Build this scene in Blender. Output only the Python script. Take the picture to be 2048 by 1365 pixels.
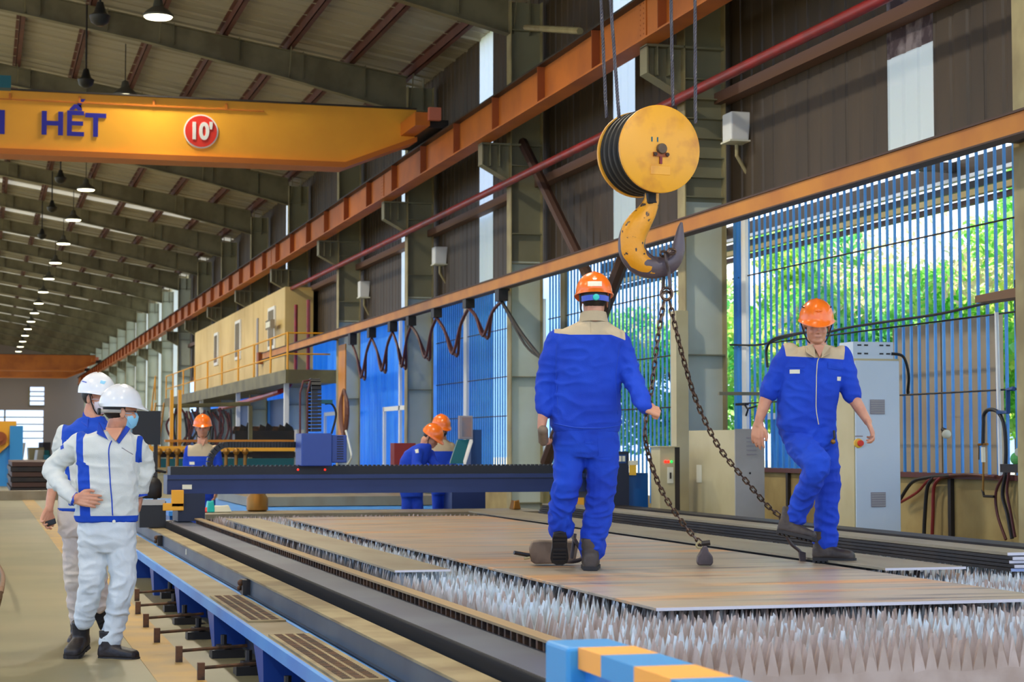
import bpy, bmesh, math, random
import numpy as np
from mathutils import Vector, Matrix, noise
from mathutils.bvhtree import BVHTree
random.seed(7)
for o in list(bpy.data.objects): bpy.data.objects.remove(o)
C = bpy.context.scene.collection

# ------------------------------------------------------------------ camera, sky, sun, exposure
F_PX, CX, CY, H = 3800.0, 1024.0, 682.5, 1.34
PITCH = math.atan(205.5 / F_PX)
YAW = math.atan(1064 * math.cos(PITCH) / F_PX)
Rv = Vector((math.cos(YAW), -math.sin(YAW), 0))
Av = Vector((math.sin(YAW), math.cos(YAW), 0))
Zv = Vector((0, 0, 1))
Fv = Av * math.cos(PITCH) + Zv * math.sin(PITCH)
Uv = Zv * math.cos(PITCH) - Av * math.sin(PITCH)
cd = bpy.data.cameras.new('camera'); cam = bpy.data.objects.new('camera', cd); C.objects.link(cam)
cam.location = (0, 0, H)
cam.matrix_world = Matrix.Translation((0, 0, H)) @ Matrix((Rv, Uv, -Fv)).transposed().to_4x4()
cd.sensor_width = 36; cd.lens = F_PX / 2048 * 36
cd.clip_end = 600; cd.clip_start = .1
cd.dof.use_dof = True; cd.dof.focus_distance = 11.6; cd.dof.aperture_fstop = 6.3
bpy.context.scene.camera = cam

w = bpy.data.worlds.new('sky'); bpy.context.scene.world = w; w.use_nodes = True
nt = w.node_tree; nt.nodes.clear()
wo = nt.nodes.new('ShaderNodeOutputWorld'); bg = nt.nodes.new('ShaderNodeBackground')
tc = nt.nodes.new('ShaderNodeTexCoord'); nz = nt.nodes.new('ShaderNodeTexNoise'); rp = nt.nodes.new('ShaderNodeValToRGB')
nz.inputs['Scale'].default_value = 3.2; nz.inputs['Detail'].default_value = 5
rp.color_ramp.elements[0].position = .46; rp.color_ramp.elements[0].color = (.24, .46, .88, 1)
rp.color_ramp.elements[1].position = .66; rp.color_ramp.elements[1].color = (.95, .95, .94, 1)
nt.links.new(tc.outputs['Generated'], nz.inputs['Vector']); nt.links.new(nz.outputs['Fac'], rp.inputs['Fac'])
nt.links.new(rp.outputs['Color'], bg.inputs['Color']); nt.links.new(bg.outputs['Background'], wo.inputs['Surface'])
bg.inputs['Strength'].default_value = 1.75
sd = bpy.data.lights.new('sun', 'SUN'); sun = bpy.data.objects.new('sun', sd); C.objects.link(sun)
sd.energy = 6.5; sd.angle = .02; sd.color = (1, .95, .85)
sun.rotation_euler = Vector((.45, .5, -.74)).to_track_quat('-Z', 'Y').to_euler()
sc = bpy.context.scene
sc.view_settings.view_transform = 'Standard'; sc.view_settings.look = 'None'
sc.view_settings.exposure = .5; sc.view_settings.gamma = 1; sc.view_settings.use_curve_mapping = False
LAMP_W = 650.0

# ------------------------------------------------------------------ placement helpers
def Dr(x, y): return Fv + Rv * ((x - CX) / F_PX) - Uv * ((y - CY) / F_PX)
C0 = Vector((0, 0, H))
def P(x, y, d): return C0 + Dr(x, y) * d
def onX(x, y, X): D = Dr(x, y); return C0 + D * (X / D.x)
def onY(x, y, Y): D = Dr(x, y); return C0 + D * (Y / D.y)
def onZ(x, y, Z): D = Dr(x, y); return C0 + D * ((Z - H) / D.z)

# ------------------------------------------------------------------ materials
def srgb(c):
    r = []
    for v in c:
        v /= 255.
        r.append(v / 12.92 if v <= .04045 else ((v + .055) / 1.055) ** 2.4)
    return tuple(r) + (1,)
def mat(name, col, rough=.6, metal=0, col2=None, scale=4, lo=.4, hi=.6, bump=0, bscale=40, stretch=None,
        trans=0, emit=None, estr=0, attr=None, acol=None, coat=0, detail=4, ccoord='Object'):
    m = bpy.data.materials.new(name); m.use_nodes = True; t = m.node_tree; n = t.nodes; L = t.links
    b = n['Principled BSDF']; b.inputs['Roughness'].default_value = rough; b.inputs['Metallic'].default_value = metal
    if coat: b.inputs['Coat Weight'].default_value = coat
    b.inputs['Base Color'].default_value = srgb(col)
    tcn = n.new('ShaderNodeTexCoord'); vec = tcn.outputs[ccoord]
    if stretch:
        mp = n.new('ShaderNodeMapping'); mp.inputs['Scale'].default_value = stretch; L.new(vec, mp.inputs['Vector']); vec = mp.outputs['Vector']
    out = None
    if col2:
        z = n.new('ShaderNodeTexNoise'); z.inputs['Scale'].default_value = scale; z.inputs['Detail'].default_value = detail
        r = n.new('ShaderNodeValToRGB'); r.color_ramp.elements[0].position = lo; r.color_ramp.elements[1].position = hi
        r.color_ramp.elements[0].color = srgb(col); r.color_ramp.elements[1].color = srgb(col2)
        L.new(vec, z.inputs['Vector']); L.new(z.outputs['Fac'], r.inputs['Fac']); out = r.outputs['Color']
    if attr:
        a = n.new('ShaderNodeAttribute'); a.attribute_name = attr
        g = n.new('ShaderNodeMath'); g.operation = 'GREATER_THAN'; g.inputs[1].default_value = 0
        x = n.new('ShaderNodeMix'); x.data_type = 'RGBA'
        L.new(a.outputs['Fac'], g.inputs[0]); L.new(g.outputs[0], x.inputs['Factor'])
        if out: L.new(out, x.inputs['A'])
        else: x.inputs['A'].default_value = srgb(col)
        x.inputs['B'].default_value = srgb(acol); out = x.outputs['Result']
    if out: L.new(out, b.inputs['Base Color'])
    if bump:
        z2 = n.new('ShaderNodeTexNoise'); z2.inputs['Scale'].default_value = bscale; z2.inputs['Detail'].default_value = 3
        bp = n.new('ShaderNodeBump'); bp.inputs['Strength'].default_value = bump; bp.inputs['Distance'].default_value = .01
        L.new(vec, z2.inputs['Vector']); L.new(z2.outputs['Fac'], bp.inputs['Height']); L.new(bp.outputs['Normal'], b.inputs['Normal'])
    if emit: b.inputs['Emission Color'].default_value = srgb(emit); b.inputs['Emission Strength'].default_value = estr
    if trans:
        tr = n.new('ShaderNodeBsdfTranslucent'); mx = n.new('ShaderNodeMixShader'); mx.inputs[0].default_value = trans
        if out: L.new(out, tr.inputs['Color'])
        else: tr.inputs['Color'].default_value = srgb(col)
        L.new(b.outputs[0], mx.inputs[1]); L.new(tr.outputs[0], mx.inputs[2])
        L.new(mx.outputs[0], n['Material Output'].inputs['Surface'])
    return m
M = {}
M['floor'] = mat('floor_concrete', (122, 118, 86), .45, 0, (146, 134, 100), .8, .3, .75, .05, 30)
M['line'] = mat('floor_line_paint', (178, 140, 66), .55, 0, (146, 124, 84), 2, .4, .7)
M['roof'] = mat('roof_sheet', (158, 148, 126), .42, .2, (172, 162, 138), .6, .3, .7)
M['purlin'] = mat('purlin_primer', (84, 40, 26), .6, 0, (98, 50, 34), 2)
M['rafter'] = mat('rafter_grey', (128, 120, 90), .5, .1, (106, 98, 70), 1.5)
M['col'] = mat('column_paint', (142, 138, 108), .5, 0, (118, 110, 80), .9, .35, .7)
M['collow'] = mat('column_pale_paint_and_daylight', (206, 212, 196), .5, 0, (186, 190, 164), .9, .35, .7)
M['coltrim'] = mat('column_edge_dirty', (168, 154, 108), .6, 0, (140, 124, 84), 1.5)
M['siding'] = mat('siding_dark', (72, 54, 30), .55, .05, (54, 40, 22), 1.2, .35, .65, stretch=(1, 1, .3))
M['siding_light'] = mat('siding_pale', (222, 218, 200), .5, 0, trans=.6)
M['clear'] = mat('clear_sheet', (248, 246, 244), .5, 0, trans=.9)
M['runway'] = mat('runway_orange', (194, 106, 26), .5, 0, (166, 86, 20), 1.3, .4, .7)
M['runway_rib'] = mat('runway_rib', (150, 74, 24), .55)
M['girder'] = mat('girder_yellow', (250, 176, 44), .45, 0, (240, 164, 40), .8)
M['girder2'] = mat('girder_trim', (196, 108, 24), .5)
M['dark'] = mat('dark_steel', (34, 30, 28), .5, .2, (48, 40, 34), 3)
M['black'] = mat('black_plastic', (20, 20, 22), .45)
M['rail'] = mat('monorail_yellow', (204, 130, 26), .5, 0, (178, 104, 20), 1.2, .4, .7)
M['pipe'] = mat('red_pipe', (150, 22, 26), .4, 0, (120, 24, 24), 2)
M['girt'] = mat('girt_brown', (104, 72, 56), .6)
M['bar'] = mat('blue_bar', (70, 150, 214), .4, 0, (48, 124, 200), 1)
M['bluesheet'] = mat('blue_sheet', (90, 180, 250), .45, 0, (120, 196, 252), .7, trans=.6)
M['bluedark'] = mat('blue_panel_dark', (14, 66, 124), .5)
M['lowwall'] = mat('low_wall_concrete', (168, 146, 92), .75, 0, (140, 116, 66), 2.2, .35, .7, .1, 60)
M['cap'] = mat('cap_rail', (92, 48, 40), .5)
M['board'] = mat('board_outside', (178, 160, 132), .75, 0, (160, 138, 108), 1, .3, .7)
M['cabinet'] = mat('cabinet_white', (206, 218, 226), .4, 0, (196, 210, 220), 1)
M['beige'] = mat('beige_enamel', (196, 184, 142), .5, 0, (182, 168, 124), 1.2)
M['greycab'] = mat('cabinet_grey', (176, 174, 168), .5, 0, (160, 156, 148), 1.5)
M['vent'] = mat('vent_grey', (150, 144, 148), .5)
M['plate'] = mat('steel_plate', (146, 132, 112), .38, .35, (196, 140, 74), 1.0, .56, .72, .04, 14, stretch=(.5, 2.6, 1), detail=7)
def platemat():
    m = mat('steel_plate', (176, 160, 138), .34, .22, (214, 156, 88), 1.0, .5, .66, .04, 14, stretch=(.45, 3.2, 1), detail=7)
    t = m.node_tree; n = t.nodes; L = t.links; b = n['Principled BSDF']; src = b.inputs['Base Color'].links[0].from_socket
    tcn = n.new('ShaderNodeTexCoord'); mp = n.new('ShaderNodeMapping'); mp.inputs['Scale'].default_value = (.7, 6, 1); mp.inputs['Location'].default_value = (7, 3, 2)
    z = n.new('ShaderNodeTexNoise'); z.inputs['Scale'].default_value = 1.6; z.inputs['Detail'].default_value = 6; r = n.new('ShaderNodeValToRGB')
    r.color_ramp.elements[0].position = .52; r.color_ramp.elements[1].position = .72; r.color_ramp.elements[0].color = (0, 0, 0, 1)
    x = n.new('ShaderNodeMix'); x.data_type = 'RGBA'; x.inputs['B'].default_value = srgb((112, 100, 92))
    L.new(tcn.outputs['Object'], mp.inputs['Vector']); L.new(mp.outputs['Vector'], z.inputs['Vector']); L.new(z.outputs['Fac'], r.inputs['Fac'])
    L.new(r.outputs['Color'], x.inputs['Factor']); L.new(src, x.inputs['A']); L.new(x.outputs['Result'], b.inputs['Base Color']); return m
M['plate'] = platemat()
M['plateedge'] = mat('cut_edge', (220, 214, 216), .35, .6)
M['strip'] = mat('steel_strip', (150, 140, 114), .45, .25, (134, 118, 92), 1.6, .4, .7, stretch=(2, .6, 1))
M['slat'] = mat('slat_steel', (190, 178, 168), .42, .35, (214, 224, 226), 5, .4, .62, .1, 60)
M['slatrust'] = mat('slat_rust', (172, 150, 136), .5, .25, (186, 166, 154), 6)
M['comb'] = mat('comb_rust', (96, 62, 36), .65, .2, (58, 42, 30), 14, .4, .6)
M['combtop'] = mat('comb_lip', (150, 124, 84), .55, .2)
M['cover'] = mat('cover_grey', (104, 110, 120), .38, .35, (92, 96, 108), 1.4)
M['bellows'] = mat('bellows_black', (34, 30, 26), .7)
M['railbeam'] = mat('rail_beam', (58, 70, 88), .4, .3, (76, 88, 100), 1.6)
M['dust'] = mat('dusty_top', (150, 134, 96), .7, 0, (122, 104, 70), 3)
M['walk'] = mat('walkway_top', (150, 138, 112), .7, 0, (128, 112, 84), 2.5, .35, .7)
M['blue'] = mat('machine_blue', (44, 126, 208), .4, 0, (60, 142, 214), 2)
M['legblue'] = mat('leg_blue', (8, 58, 140), .45)
M['navy'] = mat('gantry_navy', (34, 52, 104), .35, .1, (26, 44, 92), 1)
M['navyd'] = mat('gantry_navy_dark', (18, 28, 52), .45)
M['carriage'] = mat('carriage_blue', (44, 72, 150), .4)
M['bluebox'] = mat('box_blue', (6, 84, 150), .4)
M['yellow'] = mat('safety_yellow', (240, 168, 30), .45)
M['orangestripe'] = mat('stripe_orange', (240, 164, 64), .5)
M['stripeblue'] = mat('stripe_blue', (50, 140, 200), .45)
M['brass'] = mat('brass', (150, 104, 40), .4, .6)
M['teal'] = mat('teal_paint', (12, 92, 104), .5)
M['mezz'] = mat('mezz_wall', (222, 192, 124), .55, 0, (206, 174, 104), .5)
M['mezzfloor'] = mat('mezz_floor', (120, 112, 74), .6, 0, (96, 88, 56), 1.4)
M['glassdark'] = mat('window_glass', (150, 140, 124), .15)
M['concretebar'] = mat('beam_brown', (72, 46, 34), .6)
M['leaf'] = mat('leaf', (130, 215, 95), .55, 0, (226, 240, 130), 1.3, .42, .62, trans=.4)
M['leaf2'] = mat('leaf_deep', (110, 204, 120), .55, 0, (196, 234, 140), 1.5, .42, .64, trans=.4)
M['flower'] = mat('pale_blossom', (246, 240, 190), .6, 0, (240, 214, 176), 4, trans=.4)
M['bark'] = mat('bark', (96, 74, 52), .8)
M['grass'] = mat('yard_ground', (176, 168, 132), .9, 0, (190, 182, 150), .3)
M['wood'] = mat('wood_brown', (120, 88, 60), .7)
M['skin'] = mat('skin', (206, 148, 116), .5, 0, (196, 134, 104), 12)
M['hair'] = mat('hair', (28, 22, 20), .5)
M['boot'] = mat('boot_leather', (70, 58, 48), .55, 0, (52, 42, 36), 8, bump=.2)
M['bootd'] = mat('boot_dark', (42, 32, 30), .5, 0, (30, 24, 24), 8, bump=.2)
M['sole'] = mat('boot_sole', (34, 30, 30), .7)
M['helmet'] = mat('helmet_orange', (250, 118, 28), .28, 0, coat=.3)
M['helmetw'] = mat('helmet_white', (226, 228, 230), .25, 0, coat=.3)
M['strap'] = mat('strap_black', (26, 26, 28), .6)
M['cradle'] = mat('cradle_blue', (60, 84, 190), .4)
M['knob'] = mat('knob_green', (30, 190, 180), .4)
M['label'] = mat('label_white', (230, 226, 200), .5)
M['labely'] = mat('label_yellow', (240, 190, 60), .5)
M['mask'] = mat('mask_blue', (142, 204, 232), .6)
M['maskw'] = mat('mask_white', (226, 214, 218), .6)
M['maskb'] = mat('mask_black', (24, 28, 28), .7)
M['cloth'] = mat('cloth_work', (8, 56, 176), .85, 0, (14, 66, 190), 3, bump=.25, bscale=220, attr='tone', acol=(196, 176, 142))
M['clothblue'] = mat('cloth_blue', (8, 54, 174), .85, 0, (14, 68, 190), 3, bump=.25, bscale=220)
M['suit'] = mat('cloth_suit', (206, 208, 200), .85, 0, (214, 216, 210), 3, bump=.25, bscale=220, attr='tone', acol=(14, 70, 184))
M['suitpants'] = mat('cloth_offwhite', (212, 218, 220), .85, 0, (204, 208, 208), 3, bump=.2, bscale=220)
M['suitpants2'] = mat('cloth_cream', (214, 198, 180), .85, 0, (206, 190, 180), 3, bump=.2, bscale=220)
M['zip'] = mat('zip_cream', (214, 200, 160), .5)
M['bluetrim'] = mat('trim_blue', (18, 66, 178), .7)
M['hookpaint'] = mat('hook_paint', (226, 152, 24), .38, .1, (60, 46, 40), 26, .62, .66, .3, 30, attr='tone', acol=(92, 80, 84), detail=7)
M['block'] = mat('block_paint', (240, 170, 44), .4, 0, (206, 136, 50), 7, .5, .75, .08, 20)
M['sheave'] = mat('sheave_dark', (40, 34, 24), .6, .2, (26, 23, 18), 6)
M['rope'] = mat('wire_rope', (96, 92, 98), .4, .7)
M['chain'] = mat('chain_steel', (120, 98, 84), .35, .85, (78, 62, 54), 30)
M['magnet'] = mat('clamp_steel', (86, 74, 72), .45, .4, (70, 60, 58), 8)
M['clampbox'] = mat('dropped_clamp', (124, 104, 84), .6, .2, (96, 78, 60), 6)
M['redtxt'] = mat('sticker_red', (226, 52, 34), .45)
M['bluetxt'] = mat('lettering_blue', (34, 30, 150), .5)
M['white'] = mat('white_paint', (236, 234, 226), .5)
M['lampglow'] = mat('lamp_glow', (255, 250, 220), .5, emit=(255, 246, 205), estr=5)
M['lampshade'] = mat('lamp_shade', (86, 84, 74), .5, .3)
M['redlight'] = mat('red_lens', (220, 20, 20), .3, emit=(255, 40, 20), estr=1.5)
M['greenlight'] = mat('green_lens', (20, 180, 60), .3, emit=(30, 220, 90), estr=1)
M['hosered'] = mat('hose_red', (128, 30, 26), .5)
M['cable'] = mat('cable_black', (28, 24, 24), .55)
M['cablebrown'] = mat('cable_brown', (110, 58, 30), .55)
M['cablered'] = mat('cable_maroon', (84, 34, 34), .55)
M['farwall'] = mat('far_wall', (132, 118, 108), .7)
M['skyroof'] = mat('roof_daylight_sheet', (236, 232, 222), .5, 0, trans=.35)
M['farbright'] = mat('far_sheet', (236, 236, 228), .5, trans=.85)
M['stain'] = mat('stained_sheet', (72, 54, 60), .6, 0, (150, 136, 136), 3, .45, .6, trans=.3)
M['screen'] = mat('screen', (150, 120, 110), .3, 0, (90, 110, 130), 3)
M['tealglass'] = mat('dim_pane', (40, 60, 62), .3)

def glassmat():
    m = bpy.data.materials.new('clear_glass'); m.use_nodes = True; t = m.node_tree; n = t.nodes; n.clear()
    o = n.new('ShaderNodeOutputMaterial'); a = n.new('ShaderNodeBsdfTransparent'); g = n.new('ShaderNodeBsdfGlossy'); g.inputs['Roughness'].default_value = .05
    x = n.new('ShaderNodeMixShader'); x.inputs[0].default_value = .08; t.links.new(a.outputs[0], x.inputs[1]); t.links.new(g.outputs[0], x.inputs[2]); t.links.new(x.outputs[0], o.inputs['Surface']); return m
M['glass'] = glassmat()
# ------------------------------------------------------------------ mesh collector
class MB:
    def __init__(s): s.v = []; s.f = []
    def add(s, vs, fs):
        n = len(s.v); s.v += [Vector(v) for v in vs]; s.f += [tuple(i + n for i in f) for f in fs]; return s
    def box(s, a, b):
        x0, x1 = sorted((a[0], b[0])); y0, y1 = sorted((a[1], b[1])); z0, z1 = sorted((a[2], b[2]))
        return s.add([(x0,y0,z0),(x1,y0,z0),(x1,y1,z0),(x0,y1,z0),(x0,y0,z1),(x1,y0,z1),(x1,y1,z1),(x0,y1,z1)],
                     [(0,3,2,1),(4,5,6,7),(0,1,5,4),(1,2,6,5),(2,3,7,6),(3,0,4,7)])
    def obox(s, c, ax, ay, az):   # centre + three half axes
        c = Vector(c); ax = Vector(ax); ay = Vector(ay); az = Vector(az)
        vs = [c + ax*i + ay*j + az*k for k in (-1,1) for i, j in ((-1,-1),(1,-1),(1,1),(-1,1))]
        return s.add(vs, [(0,3,2,1),(4,5,6,7),(0,1,5,4),(1,2,6,5),(2,3,7,6),(3,0,4,7)])
    def prism(s, pts, ext):
        e = Vector(ext); n = len(pts); vs = [Vector(p) for p in pts] + [Vector(p) + e for p in pts]
        return s.add(vs, [tuple(range(n-1,-1,-1)), tuple(range(n, 2*n))] + [(i, (i+1) % n, n+(i+1) % n, n+i) for i in range(n)])
    def loft(s, rings, cap=True):
        n = len(rings[0]); vs = [v for r in rings for v in r]; fs = []
        for k in range(len(rings)-1):
            for i in range(n):
                j = (i+1) % n; fs.append((k*n+i, k*n+j, (k+1)*n+j, (k+1)*n+i))
        if cap: fs += [tuple(range(n-1,-1,-1)), tuple(range((len(rings)-1)*n, len(rings)*n))]
        return s.add(vs, fs)
    def tube(s, pts, r, n=8, cap=True):
        pts = [Vector(p) for p in pts]; rs = r if isinstance(r, (list, tuple)) else [r]*len(pts)
        rings = []; t0 = (pts[1]-pts[0]).normalized(); u = t0.orthogonal().normalized()
        for i, p in enumerate(pts):
            t = ((pts[min(i+1, len(pts)-1)] - pts[max(i-1, 0)])).normalized()
            u = (u - t*u.dot(t)).normalized(); v = t.cross(u)
            rings.append([p + (u*math.cos(2*math.pi*k/n) + v*math.sin(2*math.pi*k/n))*rs[i] for k in range(n)])
        return s.loft(rings, cap)
    def ell(s, c, ax, ay, az, nu=14, nv=9):
        c = Vector(c); ax = Vector(ax); ay = Vector(ay); az = Vector(az); vs = [c + az]; fs = []
        for j in range(1, nv):
            t = math.pi*j/nv
            for i in range(nu):
                p = 2*math.pi*i/nu; vs.append(c + (ax*math.cos(p) + ay*math.sin(p))*math.sin(t) + az*math.cos(t))
        vs.append(c - az)
        for i in range(nu):
            j = (i+1) % nu; fs.append((0, 1+i, 1+j)); b = 1+(nv-2)*nu; fs.append((b+j, b+i, len(vs)-1))
            for k in range(nv-2): fs.append((1+k*nu+j, 1+k*nu+i, 1+(k+1)*nu+i, 1+(k+1)*nu+j))
        fs = [f if len(f) == 4 else f for f in fs]
        return s.add(vs, fs)
    def sph(s, c, r, nu=12, nv=8): return s.ell(c, (r,0,0), (0,r,0), (0,0,r), nu, nv)
    def cap(s, pts):   # chain of (point, radius): tapered capsules
        for i, (p, r) in enumerate(pts):
            s.sph(p, r)
            if i: s.tube([pts[i-1][0], p], [pts[i-1][1]*.995, r*.995], 14)
        return s
    def lathe(s, c, axis, prof, n=24):
        c = Vector(c); a = Vector(axis).normalized(); u = a.orthogonal().normalized(); v = a.cross(u)
        return s.loft([[c + a*h + (u*math.cos(2*math.pi*k/n) + v*math.sin(2*math.pi*k/n))*r for k in range(n)] for h, r in prof])
    def mesh(s, name, m, off=Vector(), smooth=False):
        me = bpy.data.meshes.new(name); me.from_pydata([tuple(v-off) for v in s.v], [], s.f); me.update()
        bm = bmesh.new(); bm.from_mesh(me); bmesh.ops.recalc_face_normals(bm, faces=bm.faces); bm.to_mesh(me); bm.free()
        if m: me.materials.append(m)
        if smooth:
            for p in me.polygons: p.use_smooth = True
            try: me.set_sharp_from_angle(angle=.7)
            except Exception: pass
        return me
    def build(s, name, m, parent=None, smooth=False, bevel=0):
        if parent: off = gloc(parent)
        else:
            xs = [v.x for v in s.v]; ys = [v.y for v in s.v]; zs = [v.z for v in s.v]
            off = Vector(((min(xs)+max(xs))/2, (min(ys)+max(ys))/2, min(zs)))
        o = bpy.data.objects.new(name, s.mesh(name, m, off, smooth)); C.objects.link(o)
        if parent: o.parent = parent
        else: o.location = off
        if bevel:
            b = o.modifiers.new('bevel', 'BEVEL'); b.width = bevel; b.segments = 2; b.limit_method = 'ANGLE'
        return o
def gloc(o):
    v = Vector(o.location)
    while o.parent: o = o.parent; v += Vector(o.location)
    return v
def tag(o, label=None, cat=None, group=None, kind=None):
    if label: o['label'] = label
    if cat: o['category'] = cat
    if group: o['group'] = group
    if kind: o['kind'] = kind
    return o
def thing(name, label, cat, loc, group=None, kind=None):
    o = bpy.data.objects.new(name, None); C.objects.link(o); o.location = loc; o.empty_display_size = .2
    return tag(o, label, cat, group, kind)
def struct(name, mb, m, label=None, cat=None):
    return tag(mb.build(name, m), label, cat, None, 'structure')
def inst(name, me, loc, parent, rot=None):
    o = bpy.data.objects.new(name, me); C.objects.link(o); o.parent = parent
    o.location = Vector(loc) - (gloc(parent) if parent else Vector())
    if rot: o.rotation_euler = rot
    return o
def dup(o, delta, parent=None):
    c = o.copy(); C.objects.link(c); c.parent = parent
    if parent is None: c.location = Vector(o.location) + Vector(delta)
    for ch in list(o.children): dup(ch, delta, c)
    return c
ORD = ['nearest', 'second', 'third', 'fourth', 'fifth', 'sixth', 'seventh', 'eighth', 'ninth', 'tenth', 'eleventh', 'twelfth',
       'thirteenth', 'fourteenth', 'fifteenth', 'sixteenth', 'seventeenth', 'eighteenth', 'nineteenth', 'twentieth']
def B(a, b): return MB().box(a, b)
def T(p, r, n=8): return MB().tube(p, r, n)
def curve(pts, k=6):
    pts = [Vector(p) for p in pts]; out = []
    for i in range(len(pts)-1):
        p0 = pts[max(i-1, 0)]; p1 = pts[i]; p2 = pts[i+1]; p3 = pts[min(i+2, len(pts)-1)]
        for j in range(k):
            t = j/k; out.append(.5*((2*p1) + (p2-p0)*t + (2*p0-5*p1+4*p2-p3)*t*t + (3*p1-p0-3*p2+p3)*t**3))
    return out + [pts[-1]]
# ------------------------------------------------------------------ setting: floor, roof, walls
YC = [6.2, 14.3, 22.45, 30.6, 38.6, 46.5] + [46.5 + 7.95*k for k in range(1, 16)]
YEND = 168.0
XI, XO, XW = 8.5, 9.06, 9.15
struct('floor', B((-14, -6, -.2), (9.3, YEND, 0)), M['floor'])
tag(B((-60, -30, -.35), (70, YEND+40, -.21)).build('yard_ground', M['grass']), kind='structure')
struct('trim_1', B((.98, 3, 0), (1.25, 60, .004)), M['line'])
def zt(X): return 8.95 + .168*(8.9 - X) if X > -2 else 8.95 + .168*(8.9+2) - .168*(-2 - X)
ceil = thing('ceiling', None, None, (0, 0, 8.9), kind='structure')
def roofpanel(x0, x1):
    mb = MB(); z0, z1 = zt(x0)+.2, zt(x1)+.2; d = Vector((x1-x0, 0, z1-z0))
    pr = [(0,.0),(.03,-.035),(.06,-.035),(.09,0),(.48,0),(.50,-.012),(.52,0),(.985,0),(.985,.03),(0,.03)]
    mb.prism([(x0, y, z0+z) for y, z in pr], d); return mb
for x0, x1 in ((9.4, -2), (-2, -13)):
    me = roofpanel(x0, x1).mesh('roof_panel', M['roof'])
    y = -4.0; k = 0; me2 = roofpanel(x0, x1).mesh('roof_panel', M['skyroof'])
    while y < YEND:
        inst('roof_panel', me2 if (y > 64 and k % 4 == 0) else me, (0, y, 0), ceil); y += 1.0; k += 1
PX = [8.55, 7.3, 6.0, 4.68, 3.36, 2.04, .72, -.6, -3.3, -6.0, -8.7, -11.4]
for X in PX:
    z = zt(X)
    mb = MB(); mb.box((X-.035, -4, z), (X-.02, YEND, z+.2)); mb.box((X-.035, -4, z), (X+.075, YEND, z+.015)); mb.box((X-.1, -4, z+.185), (X-.02, YEND, z+.2))
    mb.build('purlin', M['purlin'], ceil)
def rd(X): return .44 + max(0, (X-4.4))*.075 if X > -2 else .44
def rafter(i, Y):
    t = thing('roof_rafter', '%s grey steel roof rafter from the front, with its flange braces' % ORD[i] if i < 20 else 'farthest grey roof rafter', 'rafter', (8.5, Y, 8.4), 'roof rafters')
    xs = [8.49, 6, 3, .5, -2, -7, -12.8]
    top = [(x, Y-.006, zt(x)-.02) for x in xs]; bot = [(x, Y-.006, zt(x)-.02-rd(x)) for x in xs]
    MB().prism(top + bot[::-1], (0, .012, 0)).build('web', M['rafter'], t)
    mt = MB(); mb = MB()
    for k in range(len(xs)-1):
        for q, (L, dz) in enumerate(((top, .02), (bot, -.015))):
            a, b = L[k], L[k+1]
            (mt if q == 0 else mb).prism([(a[0], Y-.1, a[2]), (a[0], Y+.1, a[2]), (a[0], Y+.1, a[2]+dz), (a[0], Y-.1, a[2]+dz)], (b[0]-a[0], 0, b[2]-a[2]))
    mt.build('top_flange', M['rafter'], t); mb.build('bottom_flange', M['rafter'], t)
    if i < 12:
        for x in PX[:7]:
            z1 = zt(x)-.02; z0 = z1-rd(x)
            B((x+.3, Y-.09, z0), (x+.312, Y+.09, z1)).build('stiffener', M['rafter'], t)
            if PX.index(x) % 2 == 0:
                mb = MB()
                for s in (-1, 1): mb.tube([(x, Y+s*.45, z1+.05), (x+.02, Y+s*.03, z0+.02)], .014, 5)
                mb.build('flange_brace', M['rafter'], t)
for i, Y in enumerate(YC[1:]): rafter(i, Y)
# wall on the right
wr = thing('wall_right', None, None, (XW, 40, 0), kind='structure')
def corrug(z0, z1, w=1.0):
    pts = []; y = 0
    n = 3
    for k in range(n):
        y = k*w/n
        pts += [(0, y), (0, y+.23*w), (.014, y+.26*w), (.014, y+.30*w)]
    pts = [(x, y) for x, y in pts if y <= w-.012] + [(.0, w-.01)]
    bk = [(x+.006, y) for x, y in pts][::-1]
    return MB().prism([(XW+x, y, z0) for x, y in pts+bk], (0, 0, z1-z0))
mdk = corrug(4.25, 9.15).mesh('siding_panel', M['siding']); mcl = corrug(4.25, 9.15).mesh('siding_panel', M['clear'])
mlo = corrug(4.25, 5.95).mesh('siding_panel', M['clear']); mst = corrug(5.38, 9.15).mesh('siding_panel', M['stain'])
clr = [17, 26, 34, 41, 49, 58, 66, 74]
for y in range(9, 88):
    if y in clr:
        o = inst('siding_panel', mcl if y != 17 else corrug(4.25, 5.38).mesh('siding_panel', M['clear']), (0, y+.05, 0), wr); tag(o, 'clear daylight sheet in the dark wall')
        if y == 17: inst('siding_panel', mst, (0, y+.05, 0), wr)
    else: inst('siding_panel', mdk, (0, y+.05, 0), wr)
mfl = corrug(.2, 9.15, 4.0).mesh('siding_panel', M['farbright']); mfd = corrug(.2, 9.15, 4.0).mesh('siding_panel', M['siding_light'])
y = 88.05; k = 0
while y < YEND-4:
    inst('siding_panel', mfl if k % 2 else mfd, (0, y, 0), wr); y += 4; k += 1
for z in (5.66, 7.4): B((XW-.2, 8, z), (XW-.01, 88, z+.14)).build('girt', M['girt'], wr)
B((XW-.03, 8, 4.17), (XW+.05, 88, 4.3)).build('girt', M['girt'], wr)
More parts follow.
